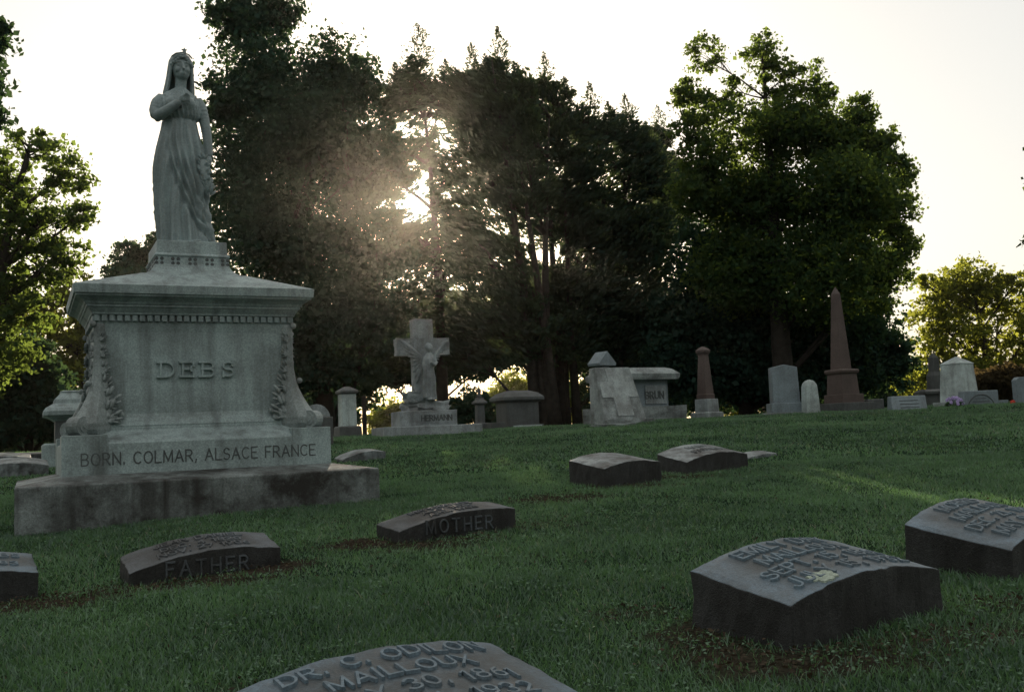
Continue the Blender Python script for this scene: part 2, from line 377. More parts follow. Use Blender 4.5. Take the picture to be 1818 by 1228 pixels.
# ------------------------------------------------------------------ ground
BARE = []      # (x, y, rx, ry, strength) thin patches of bare soil
def bare(x, y, rx, ry, s=1.0): BARE.append((x, y, rx, ry, s))
for q in [(-1.55, 6.05, .30, .22, 1), (-1.75, 5.62, .45, .16, .9), (-2.55, 5.35, .42, .22, .9), (-2.25, 5.55, .18, .15, .8), (-1.05, 6.75, .28, .22, 1),
          (-0.62, 6.62, .35, .14, .8), (-0.35, 6.85, .25, .12, .6), (0.35, 8.60, .45, .22, .8), (1.05, 9.2, .5, .16, .9), (1.55, 9.95, .5, .18, .7),
          (0.72, 4.02, .20, .35, .9), (1.02, 3.72, .45, .20, .8), (1.6, 3.95, .4, .16, .6), (-0.95, 3.55, .3, .16, .6), (0.5, 4.6, .2, .15, .5),
          (2.2, 4.4, .4, .18, .6), (-3.2, 5.2, .5, .3, .5), (0.15, 7.3, .3, .15, .5)]: bare(*q)
def bare_at(x, y):
    v = np.zeros_like(x)
    for bx, by, rx, ry, s in BARE:
        d = ((x - bx) / rx) ** 2 + ((y - by) / ry) ** 2
        d = d * (1 + 0.5 * np.sin(x * 17 + by * 9) * np.sin(y * 15 + bx * 7))
        v = np.maximum(v, s * np.clip(1.5 - d, 0, 1))
    return v

def axis(lo, hi, fine0, fine1, step, grow):
    a = list(np.arange(fine0, fine1 + 1e-6, step)); s = step; x = a[-1]
    while x < hi: s *= grow; x += s; a.append(min(x, hi))
    s = step; x = a[0]; b = []
    while x > lo: s *= grow; x -= s; b.append(max(x, lo))
    return np.array(b[::-1] + a)
gx = axis(-260, 260, -8, 8, 0.19, 1.25); gy = axis(-40, 420, 1.0, 24, 0.19, 1.25)
X, Y = np.meshgrid(gx, gy)
Zg = ground_z(X, Y); nx, ny = len(gx), len(gy)
ii = np.arange(nx * ny).reshape(ny, nx)
quads = np.stack([ii[:-1, :-1], ii[:-1, 1:], ii[1:, 1:], ii[1:, :-1]], -1).reshape(-1, 4)
gm = fast_mesh('ground', np.stack([X, Y, Zg], -1).reshape(-1, 3), quads, 4)
point_attr(gm, 'bare', bare_at(X.ravel(), Y.ravel()))
gm.polygons.foreach_set('use_smooth', [True] * len(gm.polygons))
tag(link('ground', gm, M['ground']), 'dark green mown lawn rising gently towards the trees', kind='structure')

FOOT = []      # footprints kept free of grass: (x, y, rotz, x0, x1, y0, y1)

# ------------------------------------------------------------------ main monument
MON = (-3.1406, 9.6129); MROT = R(90 - 63.78); ZB = 0.43
mon = thing('monument', 'tall grey granite pedestal with flared corners lettered DEBS, carrying a statue', 'monument', (MON[0], MON[1], 0.398), MROT)
def mstack(prof): return MB().stack([(a, b, z + ZB) for a, b, z in prof])
FOOT.append((MON[0], MON[1], MROT, -1.5, 1.5, -1.2, 1.2))
tag(mstack([(1.498, 1.198, -0.9), (1.498, 1.198, -0.07), (1.49, 1.19, -0.06), (1.12, .82, .005)]).build('step', M['step'], mon, 0.012), 'broad base step with dark dirt blotches')
blk = mstack([(1.147, .847, -.012), (1.147, .847, .258), (1.143, .843, .266), (.92, .625, .372), (.92, .625, .40)]).build('base_block', M['granite'], mon, 0.006)
for sx in (-1, 1):
    for sy in (-1, 1):
        mb = MB(); mb.box(min(sx * .79, sx * 1.15), max(sx * .79, sx * 1.15), min(sy * .50, sy * .85), max(sy * .50, sy * .85), ZB - .01, ZB + .339)
        mb.build('corner_pier', M['granite'], mon, 0.006)
mstack([(.905, .61, .37), (.915, .62, .395), (.918, .624, .415), (.910, .615, .435), (.885, .59, .45), (.880, .585, .462), (.862, .562, .485), (.85, .55, .52), (.85, .55, .6)]).build('base_moulding', M['granite'], mon)
mstack([(.85, .55, .55), (.847, .547, .8), (.85, .55, 1.25), (.862, .562, 1.335), (.864, .564, 1.342), (.852, .552, 1.343), (.852, .552, 1.42)]).build('die', M['granite'], mon)
cor = mstack([(.85, .55, 1.401), (.897, .597, 1.403), (.90, .60, 1.42), (.915, .615, 1.44), (.928, .628, 1.46), (.930, .630, 1.465), (.942, .642, 1.467), (.942, .642, 1.487), (.952, .652, 1.489),
              (.962, .662, 1.51), (.99, .69, 1.535), (1.022, .722, 1.55), (1.032, .732, 1.553), (1.032, .732, 1.568), (1.048, .748, 1.572), (1.055, .755, 1.65), (.46, .48, 1.805), (.46, .48, 1.79)]).build('cornice', M['granite'], mon, 0.003)
mstack([(.46, .50, 1.775), (.44, .475, 1.80), (.40, .43, 1.825), (.365, .395, 1.855), (.343, .372, 1.89), (.334, .363, 1.92), (.332, .361, 1.995)]).build('flared_neck', M['granite'], mon)
mstack([(.34, .37, 1.99), (.343, .373, 1.998), (.343, .373, 2.008), (.337, .366, 2.014), (.322, .35, 2.02), (.318, .346, 2.145)]).build('plinth', M['granite'], mon, 0.006)
dm = MB().box(-.0215, .0215, -.022, .022, -.027, .027).mesh('dentil'); dm.materials.append(M['granite'])
for k in range(28):
    x = -.855 + 1.71 * k / 27
    for s in (-1, 1):
        o = link('dentil', dm, None, cor, 0); o.location = (x, s * .566, ZB + 1.373)
for k in range(18):
    y = -.545 + 1.09 * k / 17
    for s in (-1, 1):
        o = link('dentil', dm, None, cor, 0); o.location = (s * .868, y, ZB + 1.373); o.rotation_euler = (0, 0, R(90))
# quatrefoil band
for side in range(4):
    for k in range(5):
        t = (-.30, -.155, 0, .155, .30)[k]
        mb = MB()
        for dx in (-.024, .024):
            for dz in (-.021, .021):
                mb.lathe([(.0, -.004), (.017, -.004), (.017, .002), (.012, .006), (0.001, .003)], 10, dx, dz)
        o = mb.build('quatrefoil', M['letter_dark'], mon)  # dark discs painted in place of the shade inside carved holes
        if side == 0: o.location = (t, -.3625, ZB + 1.945); o.rotation_euler = (R(90), 0, 0)
        elif side == 1: o.location = (t, .3625, ZB + 1.945); o.rotation_euler = (R(-90), 0, 0)
        elif side == 2: o.location = (-.3335, t, ZB + 1.945); o.rotation_euler = (R(90), 0, R(-90))
        else: o.location = (.3335, t, ZB + 1.945); o.rotation_euler = (R(90), 0, R(90))
# acanthus consoles on the four corners
def console(sx, sy, rnd):
    hx, hy = .85, .55
    prof = [(1.325, .022), (1.30, .03), (1.2, .028), (1.05, .030), (.9, .036), (.8, .05), (.72, .072), (.64, .105), (.57, .14), (.50, .18), (.44, .205), (.385, .20), (.345, .17)]
    mb = MB(); rr = []
    for z, e in prof:
        wd = .07 + .05 * (1.33 - z)
        pts = [(hx - wd, -hy + .02), (hx - wd * .9, -hy - .35 * e - .004), (hx - .04 + .3 * e, -hy - e), (hx + .6 * e, -hy - e * 1.03), (hx + e * 1.03, -hy - .6 * e), (hx + e, -hy + .04 - .3 * e), (hx + .35 * e + .004, -hy + wd * .9), (hx - .02, -hy + wd)]
        rr.append([(sx * x, -sy * y, z + ZB) for x, y in pts])
    mb.rings(rr)
    zz_, ee_ = [p[0] for p in prof][::-1], [p[1] for p in prof][::-1]
    for z0, ln in ((1.20, .075), (1.06, .085), (.91, .095), (.755, .12), (.61, .155), (.485, .175)):
        e = float(np.interp(z0, zz_, ee_)); q0 = .012 + .05 * (1.25 - z0)
        for face in (0, 1):
            for kk, ph in enumerate((82, 60, 38, 16, -8)):
                ph = R(ph + rnd.uniform(-7, 7)); l = ln * (1.15, 1.2, 1.05, .9, .7)[kk] * rnd.uniform(.9, 1.1)
                for seg_, (f0, hh) in enumerate(((.35, .020), (.80, .026))):
                    q = q0 + f0 * l * math.cos(ph); zz = z0 + f0 * l * math.sin(ph) - .03
                    pr_ = .010 + .34 * e + .012 * seg_ + .004 * kk
                    sz = l * (.38 if seg_ == 0 else .26)
                    if face == 0:
                        c = (sx * (hx - q), sy * (hy + pr_), zz + ZB); rot = Matrix.Rotation(sx * ph, 3, 'Y'); sc = (1, hh / sz * .8, .36)
                    else:
                        c = (sx * (hx + pr_), sy * (hy - q), zz + ZB); rot = Matrix.Rotation(-sy * ph, 3, 'X'); sc = (hh / sz * .8, 1, .36)
                    mb.ball(c, sz, 8, sc, rot)
    # curled leaf foot spreading along the faces
    for k in range(9):
        for face in (0, 1):
            q = .02 + .028 * k; z = .40 + .09 * abs(math.sin(k * 1.3)) + .02 * (k % 3)
            d = .10 - .006 * k
            c = (sx * (hx + .06 - q), sy * (hy + d), z + ZB) if face == 0 else (sx * (hx + d), sy * (hy + .06 - q), z + ZB)
            mb.ball(c, .042, 8, (1, .8, .75), Matrix.Rotation(rnd.uniform(-1, 1), 3, 'Y'))
    # volute
    ax = Vector((sx, -sy, 0)).normalized(); ax = Vector((ax.x, ax.y, 0)); pc = Vector((sx * (hx + .165), sy * (hy + .165), .418 + ZB)); dg = Vector((sx, sy, 0)).normalized()
    for rr_, hl in ((.082, .062), (.052, .074), (.024, .086)):
        ring = [[tuple(pc + ax * t + dg * (rr_ * math.cos(a)) + Vector((0, 0, rr_ * math.sin(a)))) for a in [2 * math.pi * j / 18 for j in range(18)]] for t in (-hl, hl)]
        mb.rings(ring)
    mb.ball((sx * (hx + .075), sy * (hy + .075), .79 + ZB), .028, 12)
    mb.ball((sx * (hx + .035), sy * (hy + .035), 1.315 + ZB), .03, 12)
    o = mb.build('acanthus_console', M['carve'], mon)
    o.data.polygons.foreach_set('use_smooth', [len(p.vertices) == 4 and p.area < .003 for p in o.data.polygons])
rnd = random.Random(4)
for sx in (-1, 1):
    for sy in (-1, 1): console(sx, sy, rnd)
letters('DEBS', .130, lambda x, y, h: (x, -.548 - h, y + ZB + .846), M['granite'], mon, sw=.19, hgt=.028, gap=.62, wide=1.3, serif=True)
letters('BORN. COLMAR, ALSACE FRANCE', .098, lambda x, y, h: (x, -.851 - h, y + ZB + .082), M['letter_dark'], mon, sw=.12, hgt=.0015, gap=.24, wide=0.92)

# ------------------------------------------------------------------ statue
def remesh(mb, voxel, name, smooth=3):
    me = mb.mesh(name + '_raw'); o = bpy.data.objects.new(name + '_raw', me); COL.objects.link(o)
    r = o.modifiers.new('r', 'REMESH'); r.mode = 'VOXEL'; r.voxel_size = voxel
    if smooth: s = o.modifiers.new('s', 'SMOOTH'); s.iterations = smooth; s.factor = 0.4
    dg = bpy.context.evaluated_depsgraph_get(); m2 = bpy.data.meshes.new_from_object(o.evaluated_get(dg))
    bpy.data.objects.remove(o); bpy.data.meshes.remove(me); m2.name = name
    m2.polygons.foreach_set('use_smooth', [True] * len(m2.polygons)); return m2

def loft(mb, secs, fold, n=160, m=130):
    """secs: (z, cx, cy, rx, ry); fold(ang, z) -> radial offset"""
    zs = [s[0] for s in secs]
    rr = []
    for i in range(m + 1):
        z = zs[0] + (zs[-1] - zs[0]) * i / m
        cx, cy, rx, ry = (float(np.interp(z, zs, [s[k] for s in secs])) for k in (1, 2, 3, 4))
        ring = []
        for j in range(n):
            a = 2 * math.pi * j / n; d = fold(a, z)
            ring.append((cx + (rx + d) * math.cos(a), cy + (ry + d) * math.sin(a), z))
        rr.append(ring)
    mb.rings(rr)

def smooth_secs(secs, k=40):
    zs = np.array([s[0] for s in secs]); zz = np.linspace(zs[0], zs[-1], k); outp = []
    cols = []
    for c in range(1, 5):
        v = np.interp(zz, zs, [s[c] for s in secs])
        for _ in range(3): v[1:-1] = (v[:-2] + 2 * v[1:-1] + v[2:]) / 4
        cols.append(v)
    return [(zz[i], *(c[i] for c in cols)) for i in range(k)]

def ridge(p, sharp=0.7): return (1 - abs(math.sin(p)) ** sharp)      # narrow crest at p = k*pi

def skirt_fold(a, z):
    t = 1 - z / 1.26                                        # 0 waist .. 1 hem
    fr = -math.sin(a)                                       # 1 on the front
    wob = .35 * math.sin(3.1 * z + 2.0 * a) + .2 * math.sin(9 * z + a)
    p = a * 6.0 + 3.6 * t ** 1.3 + wob
    amp = .016 + .046 * t
    thigh = math.exp(-((a - R(-66)) / .42) ** 2) * math.exp(-((z - .78) / .33) ** 2)
    d = amp * (ridge(p, .8) - .35) + .55 * amp * (ridge(a * 11 + 5.0 * t + 1.3 * wob + .6, .9) - .4)
    d *= (1 - .85 * thigh)
    d += .025 * math.exp(-((a - R(-70)) / .5) ** 2) * math.exp(-((z - .52) / .22) ** 2)    # bent knee
    # deep diagonal fold from the hip to the far foot
    for k, (x0, sl, wd, dp) in enumerate([(-.17, .36, .020, .042), (-.10, .31, .018, .038), (-.01, .24, .017, .034), (.09, .15, .015, .030), (-.235, .37, .018, .034)]):
        if fr > 0:
            x = .245 * math.cos(a) - .05; tgt = x0 + sl * t ** 1.5
            d -= 1.5 * dp * min(1, t * 2.2) * math.exp(-((x - tgt) / wd) ** 2) * min(1, fr * 2)
            d += .9 * dp * min(1, t * 2.2) * math.exp(-((x - tgt - .03) / (wd * 1.3)) ** 2) * min(1, fr * 2)
    return d

def bodice_fold(a, z):
    k = .011 + .008 * math.exp(-((z - 1.33) / .07) ** 2)
    return k * (2 * ridge(a * 13 + 2.5 * math.sin(5 * z), .8) - .8) - .022 * math.exp(-((z - 1.262) / .018) ** 2)

def make_statue():
    mb = MB()
    loft(mb, smooth_secs([(0.0, .01, 0, .265, .225), (.08, .0, 0, .262, .215), (.25, -.025, .0, .247, .195), (.5, -.05, -.005, .240, .180), (.8, -.058, 0, .240, .178), (1.0, -.054, .005, .212, .165), (1.15, -.05, .01, .178, .145), (1.26, -.05, .01, .160, .128)]), skirt_fold)
    loft(mb, smooth_secs([(1.22, -.05, .01, .160, .125), (1.27, -.05, .01, .172, .138), (1.33, -.052, .0, .190, .152), (1.42, -.056, -.005, .192, .150), (1.50, -.056, .01, .185, .115), (1.55, -.05, .015, .135, .085), (1.60, -.04, .015, .06, .06)]), bodice_fold, 130, 60)
    # bust
    mb.ball((-.125, -.11, 1.415), .07, 14, (1, .8, 1)); mb.ball((.015, -.11, 1.42), .07, 14, (1, .8, 1))
    # neckline roll of the gown
    mb.tube([(-.2, -.04, 1.52), (-.15, -.115, 1.46), (-.05, -.135, 1.43), (.05, -.12, 1.46), (.10, -.04, 1.53)], [.013] * 5, 8)
    # neck and head
    mb.tube([(-.045, .02, 1.54), (-.038, .005, 1.62), (-.032, -.01, 1.72)], [.064, .056, .058], 14)
    mb.ball((-.03, -.01, 1.80), .1, 18, (.88, 1.0, 1.28)); mb.ball((-.03, -.05, 1.735), .07, 14, (.95, .9, .9)); mb.ball((-.03, -.085, 1.705), .028, 10, (1, 1, .8))
    mb.tube([(-.028, -.105, 1.83), (-.026, -.128, 1.785), (-.025, -.142, 1.765), (-.026, -.118, 1.752)], [.010, .013, .016, .012], 8)
    for s in (-1, 1):
        mb.ball((-.03 + s * .036, -.098, 1.812), .016, 8, (1.3, .7, .7)); mb.tube([(-.03 + s * .012, -.106, 1.838), (-.03 + s * .04, -.106, 1.845), (-.03 + s * .068, -.085, 1.836)], [.009, .011, .009], 6)
        mb.ball((-.03 + s * .045, -.085, 1.765), .03, 8)
    mb.ball((-.027, -.116, 1.731), .02, 8, (1.35, .7, .38)); mb.ball((-.027, -.114, 1.718), .018, 8, (1.2, .7, .42))
    # viewer-left arm bent across the chest
    mb.tube([(-.21, .01, 1.50), (-.262, .0, 1.44), (-.288, -.02, 1.35), (-.282, -.055, 1.285)], [.052, .056, .054, .052], 14)
    mb.tube([(-.285, -.05, 1.27), (-.215, -.125, 1.305), (-.135, -.178, 1.36), (-.075, -.200, 1.405)], [.052, .052, .043, .032], 14)
    mb.ball((-.045, -.205, 1.435), .036, 10, (1.1, .7, 1.15), Matrix.Rotation(R(-40), 3, 'Y'))
    for k in range(4):
        mb.tube([(-.035 + .004 * k, -.220 + .004 * k, 1.468 - .018 * k), (.0 + .003 * k, -.227 + .004 * k, 1.478 - .020 * k), (.022, -.213 + .006 * k, 1.465 - .021 * k)], [.0105, .010, .008], 7)
    mb.tube([(-.05, -.22, 1.455), (-.022, -.237, 1.478), (-.005, -.230, 1.498)], [.012, .011, .008], 7)
    # sleeve bands
    for p, r in (((-.276, -.012, 1.385), .061), ((-.283, -.025, 1.35), .059), ((-.266, -.003, 1.42), .062)):
        mb.ball(p, r, 14, (1, 1, .22), Matrix.Rotation(R(12), 3, 'Y'))
    # viewer-right arm hanging
    mb.tube([(.115, .015, 1.51), (.155, .01, 1.44), (.182, .01, 1.32), (.202, .0, 1.19), (.212, -.02, 1.07), (.222, -.04, .93)], [.052, .054, .052, .048, .044, .034], 14)
    for p, r in (((.165, .01, 1.40), .060), ((.174, .01, 1.36), .059), ((.182, .01, 1.325), .058)):
        mb.ball(p, r, 14, (1, 1, .22), Matrix.Rotation(R(-8), 3, 'Y'))
    mb.ball((.222, -.055, .885), .034, 10, (.75, 1, 1.25))
    for k in range(4):
        mb.tube([(.232, -.03 - .018 * k, .875), (.222, -.035 - .018 * k, .835), (.196, -.045 - .016 * k, .825)], [.0105, .0105, .009], 7)
    mb.tube([(.208, -.085, .89), (.190, -.10, .862), (.180, -.095, .84)], [.012, .011, .009], 7)
    # feet below the hem
    mb.ball((.055, -.245, .018), .05, 12, (.85, 1.5, .5), Matrix.Rotation(R(15), 3, 'Z')); mb.ball((.235, -.17, .02), .045, 12, (.95, 1.4, .5), Matrix.Rotation(R(-35), 3, 'Z'))
    mb.ball((.0, 0, .015), .30, 16, (1, .85, .10))
    body = remesh(mb, .0085, 'figure', 1)
    vb = MB()
    # veil: hollow hood from the crown down to the shoulders
    secs = [(1.965, -.035, .015, .02, .02), (1.955, -.035, .015, .055, .06), (1.93, -.035, .012, .090, .098), (1.88, -.034, .012, .115, .122), (1.82, -.035, .02, .122, .128), (1.74, -.038, .035, .128, .125), (1.66, -.042, .045, .138, .115), (1.58, -.048, .06, .150, .095), (1.54, -.05, .07, .150, .08)]
    nn = 44; inner = []; outer = []
    for i, (z, cx, cy, rx, ry) in enumerate(secs):
        op = R(0 if i < 3 else (40 if i == 3 else (50 if i == 4 else 52)))       # opening half angle on the front
        ro, ri = [], []
        for j in range(nn + 1):
            a = -math.pi / 2 + op + (2 * math.pi - 2 * op) * j / nn
            f = .006 * math.sin(a * 14 + 3 * z) * min(1, (1.97 - z) * 4)
            ro.append((cx + (rx + f) * math.cos(a), cy + (ry + f) * math.sin(a), z)); t = .82 if i > 1 else .5
            ri.append((cx + (rx * t) * math.cos(a), cy + (ry * t) * math.sin(a), z - (.02 if i < 3 else 0)))
        outer.append(ro); inner.append(ri)
    rings = [o + i[::-1] for o, i in zip(outer, inner)]
    vb.rings(rings)
    veil = remesh(vb, .007, 'veil', 1)
    hb = MB()
    for s in (-1, 1):       # waved hair at the brow
        for k in range(5):
            hb.ball((-.03 + s * (.015 + .02 * k), -.098 + .012 * k, 1.895 - .017 * k), .024, 8, (1, .8, .8))
    return body, veil, hb

st = thing('statue', 'standing stone woman in veil and draped gown, hand on her breast', 'statue', (MON[0], MON[1], 0.398 + ZB + 2.14), MROT)
body, veil, hb = make_statue()
figure = link('figure', body, M['statue'], st); link('veil', veil, M['statue'], st)
hb.build('hair', M['statue'], st, smooth=True)
tb = MB()
tb.tube([(-.125, -.06, 1.905), (-.09, -.095, 1.925), (-.03, -.112, 1.935), (.03, -.095, 1.925), (.065, -.06, 1.905)], [.008] * 5, 6)
star = []
for k in range(10):
    a = math.pi / 2 + k * math.pi / 5; r = .030 if k % 2 == 0 else .014
    star.append((-.012 + r * math.cos(a), 1.965 + r * math.sin(a)))
tb.prism(star, -.10, -.085)
tb.build('tiara', M['statue'], st)
wr = MB(); wrn = random.Random(7)
pth = [(.165, -.12, .90), (.148, -.15, .84), (.148, -.165, .76), (.166, -.165, .67), (.186, -.15, .59), (.198, -.14, .54)]
wr.tube(pth, [.02, .036, .044, .046, .038, .015], 8)
for k in range(46):
    f = k / 45 * (len(pth) - 1.01); i = int(f); p = Vector(pth[i]).lerp(Vector(pth[i + 1]), f - i)
    a = wrn.uniform(R(-215), R(35)); out_ = Vector((math.cos(a), math.sin(a), 0))
    rot = Matrix.Rotation(a, 3, 'Z') @ Matrix.Rotation(R(wrn.uniform(25, 60)), 3, 'Y')
    wr.ball(p + out_ * .038 + Vector((0, 0, wrn.uniform(-.01, .01))), .038, 8, (.32, .55, 1.05), rot)
wr.build('wreath', M['statue'], st, smooth=True)

# ------------------------------------------------------------------ low pillow-top grave markers
def ghit(px, py, off=0.0):
    p = at(px, py, 1.0); s = p.z - CAMZ
    Yd = (CAMZ + 0.108 - off) / (0.0645 - s)
    return at(px, py, Yd)

def marker(label, P, yaw, w, d, hFL, hFR, hBL, rise, mat, top=(), front=None, tsize=.075, name='grave_marker', group='pillow-topped grave markers in the lawn', lines_y=None, xoff=0.0, fsize=.11, side=None, lmat=None):
    rz = R(90 - yaw); ux, uy = math.cos(rz), math.sin(rz)
    z0 = gz(*P)
    zFR = hFR + gz(P[0] + w * ux, P[1] + w * uy) - z0; zBL = hBL + gz(P[0] - d * uy, P[1] + d * ux) - z0
    t = thing(name, label, 'gravestone', (P[0], P[1], z0), rz, group)
    FOOT.append((P[0], P[1], rz, 0, w, 0, d))
    rr = random.Random(int(P[0] * 100) + 7)
    def zt(x, y):
        f = 2 * x / w - 1
        return hFL + (zFR - hFL) * x / w + (zBL - hFL) * y / d + rise * (1 - f * f) + .0015 * math.sin(31 * x + 17 * y)
    nxs, nys = 26, 10; rings = []
    mb = MB(); xs = [w * i / nxs for i in range(nxs + 1)]; ys = [d * j / nys for j in range(nys + 1)]
    vs = [(x + (rr.uniform(-.004, .004) if x in (0, w) else 0), y + (rr.uniform(-.004, .004) if y in (0, d) else 0), zt(x, y) - (abs(rr.gauss(0, .0022)) if (x in (0, w) or y in (0, d)) else 0)) for y in ys for x in xs]
    fs = [(j * (nxs + 1) + i, j * (nxs + 1) + i + 1, (j + 1) * (nxs + 1) + i + 1, (j + 1) * (nxs + 1) + i) for j in range(nys) for i in range(nxs)]
    per = [(i, 0) for i in range(nxs)] + [(nxs, j) for j in range(nys)] + [(i, nys) for i in range(nxs, 0, -1)] + [(0, j) for j in range(nys, 0, -1)]
    b0 = len(vs)
    for lev in (.35, .7):
        for i, j in per:
            x, y = xs[i], ys[j]; z = zt(x, y)
            k = .006
            vs.append((x + rr.uniform(-k, k) * (i in (0, nxs)), y + rr.uniform(-k, k) * (j in (0, nys)), z - lev * (z + .05)))
    for i, j in per: vs.append((xs[i], ys[j], -.25))
    n = len(per); topi = [j * (nxs + 1) + i for i, j in per]
    lv = [topi, list(range(b0, b0 + n)), list(range(b0 + n, b0 + 2 * n)), list(range(b0 + 2 * n, b0 + 3 * n))]
    for a, b in zip(lv[:-1], lv[1:]):
        for q in range(n): fs.append((b[q], b[(q + 1) % n], a[(q + 1) % n], a[q]))
    mb.add(vs, fs); blk_ = mb.build('block', mat, t, .006)
    if top:
        ga_ = []
        x0_, x1_ = w * .5 + xoff - .40 * w, w * .5 + xoff + .42 * w; y0_, y1_ = min(lines_y) - .03, max(lines_y) + tsize + .02
        for vx, vy, vz in vs:
            f_ = min(1, max(0, (vx - x0_) / .09)) * min(1, max(0, (x1_ - vx) / .09)) * min(1, max(0, (vy - y0_) / .04)) * min(1, max(0, (y1_ - vy) / .04))
            ga_.append(.85 * f_)
        point_attr(blk_.data, 'grime_shade', ga_)  # darkens the letter field: dirt together with painted letter shadow
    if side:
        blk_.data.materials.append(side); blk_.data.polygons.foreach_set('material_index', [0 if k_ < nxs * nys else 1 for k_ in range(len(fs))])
    for k, tx in enumerate(top):
        yl = lines_y[k]
        letters(tx, tsize, lambda x, y, h, yl=yl: (w / 2 + xoff + x, yl + y, zt(w / 2 + xoff + x, yl + y) + h), lmat or mat, t, sw=.17, hgt=.009, gap=.26)
    if front:
        letters(front, fsize, lambda x, y, h: (w / 2 + x, -h - .001, y + max(.0, hFL - .075) + (zFR - hFL) * .5 + (gz(P[0] + w / 2 * ux, P[1] + w / 2 * uy) - z0) * .0), mat, t, sw=.16, hgt=.007, gap=.46)
    return t, zt

em, emz = marker('low curved-top stone with raised lettering EMILY DAY MAILLOUX and a pale lichen patch', (1.023, 3.884), 57, .94, .55, .172, .173, .234, .066, M['marker'],
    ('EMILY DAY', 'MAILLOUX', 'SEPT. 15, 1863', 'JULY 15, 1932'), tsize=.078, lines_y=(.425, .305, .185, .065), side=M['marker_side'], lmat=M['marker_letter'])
lb = MB(); pr = random.Random(3); ring = []
for k in range(26):
    a = 2 * math.pi * k / 26; r = .062 * (1 + pr.uniform(-.22, .2)); ring.append((.27 + 1.1 * r * math.cos(a), .066 + .8 * r * math.sin(a)))
lb.rings([[(x, y, emz(x, y) - .002) for x, y in ring], [(.27 + (x - .27) * .97, .066 + (y - .066) * .97, emz(x, y) + .006) for x, y in ring], [(.27 + (x - .27) * .55, .066 + (y - .066) * .55, emz(x, y) + .009) for x, y in ring]])
lb.build('lichen_patch', M['lichen'], em)

marker('brown curved-top stone reading FATHER in front of the pedestal', (-2.201, 5.675), 60, .865, .34, .072, .105, .125, .055, M['marker_brown'],
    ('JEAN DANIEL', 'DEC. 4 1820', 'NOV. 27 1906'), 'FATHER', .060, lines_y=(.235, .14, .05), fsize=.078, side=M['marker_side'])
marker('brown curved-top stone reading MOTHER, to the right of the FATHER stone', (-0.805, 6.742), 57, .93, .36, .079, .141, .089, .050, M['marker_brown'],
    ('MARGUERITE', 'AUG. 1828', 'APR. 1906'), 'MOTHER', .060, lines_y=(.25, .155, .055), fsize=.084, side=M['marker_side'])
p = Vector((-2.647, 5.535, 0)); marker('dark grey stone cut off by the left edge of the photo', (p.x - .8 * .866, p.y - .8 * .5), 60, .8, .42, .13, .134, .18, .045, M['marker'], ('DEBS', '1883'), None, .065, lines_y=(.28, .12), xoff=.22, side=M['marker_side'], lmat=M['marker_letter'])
q = ghit(873, 1145, .235); u57 = Vector((.8387, .5446, 0)); b57 = Vector((-.5446, .8387, 0)); fl = q - u57 * .94 - b57 * .55
marker('nearest stone lettered DR. C. ODILON MAILLOUX at the bottom edge', (fl.x, fl.y), 57, .94, .55, .18, .185, .232, .062, M['marker'],
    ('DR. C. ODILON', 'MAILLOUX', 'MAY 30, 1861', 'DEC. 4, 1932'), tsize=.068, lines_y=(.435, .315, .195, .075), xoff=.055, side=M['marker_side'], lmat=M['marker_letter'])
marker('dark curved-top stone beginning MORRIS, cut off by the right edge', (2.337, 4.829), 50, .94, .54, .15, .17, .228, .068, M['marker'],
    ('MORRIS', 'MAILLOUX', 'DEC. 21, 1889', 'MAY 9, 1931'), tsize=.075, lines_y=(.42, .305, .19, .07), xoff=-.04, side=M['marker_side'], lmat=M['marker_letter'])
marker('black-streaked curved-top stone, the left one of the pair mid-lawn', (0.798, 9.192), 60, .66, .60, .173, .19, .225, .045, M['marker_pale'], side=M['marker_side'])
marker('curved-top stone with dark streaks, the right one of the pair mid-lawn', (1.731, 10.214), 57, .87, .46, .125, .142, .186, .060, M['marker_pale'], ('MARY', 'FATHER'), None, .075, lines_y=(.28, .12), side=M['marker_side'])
q = ghit(608, 820); marker('low rounded stone in the grass just right of the pedestal step', (q.x, q.y), 62, .62, .35, .03, .09, .05, .055, M['marker_pale'])
q = ghit(1330, 815); marker('small flat marker sunk in the grass beside the streaked stones', (q.x, q.y), 62, .42, .25, .015, .03, .03, .015, M['marker_pale'])
q = ghit(-55, 852); marker('pale curved-top stone beyond the left end of the pedestal step, the nearer', (q.x, q.y), 62, .95, .45, .10, .12, .14, .07, M['marker_pale'])
q = ghit(-62, 833); marker('pale curved-top stone beyond the left end of the pedestal step, the farther', (q.x, q.y), 62, .90, .45, .10, .10, .13, .06, M['marker_pale'])
q = ghit(28, 822); marker('small dark block on the far lawn at left', (q.x, q.y), 64, .42, .35, .12, .12, .13, .0, M['darkstone'])

# ------------------------------------------------------------------ monuments along the crest
def crest(name, label, cat, px, py, Yd, rotz, group=None, hw=.5, hd=.4):
    p = at(px, py, Yd); FOOT.append((p.x, p.y, R(rotz), -hw, hw, -hd, hd))
    return thing(name, label, cat, p, R(rotz), group), Yd / 1767.5

def jag(mb_, seed, amp):
    r = random.Random(seed); mb_.v = [(x + r.uniform(-amp, amp), y + r.uniform(-amp, amp), z + r.uniform(-amp, amp)) for x, y, z in mb_.v]; return mb_

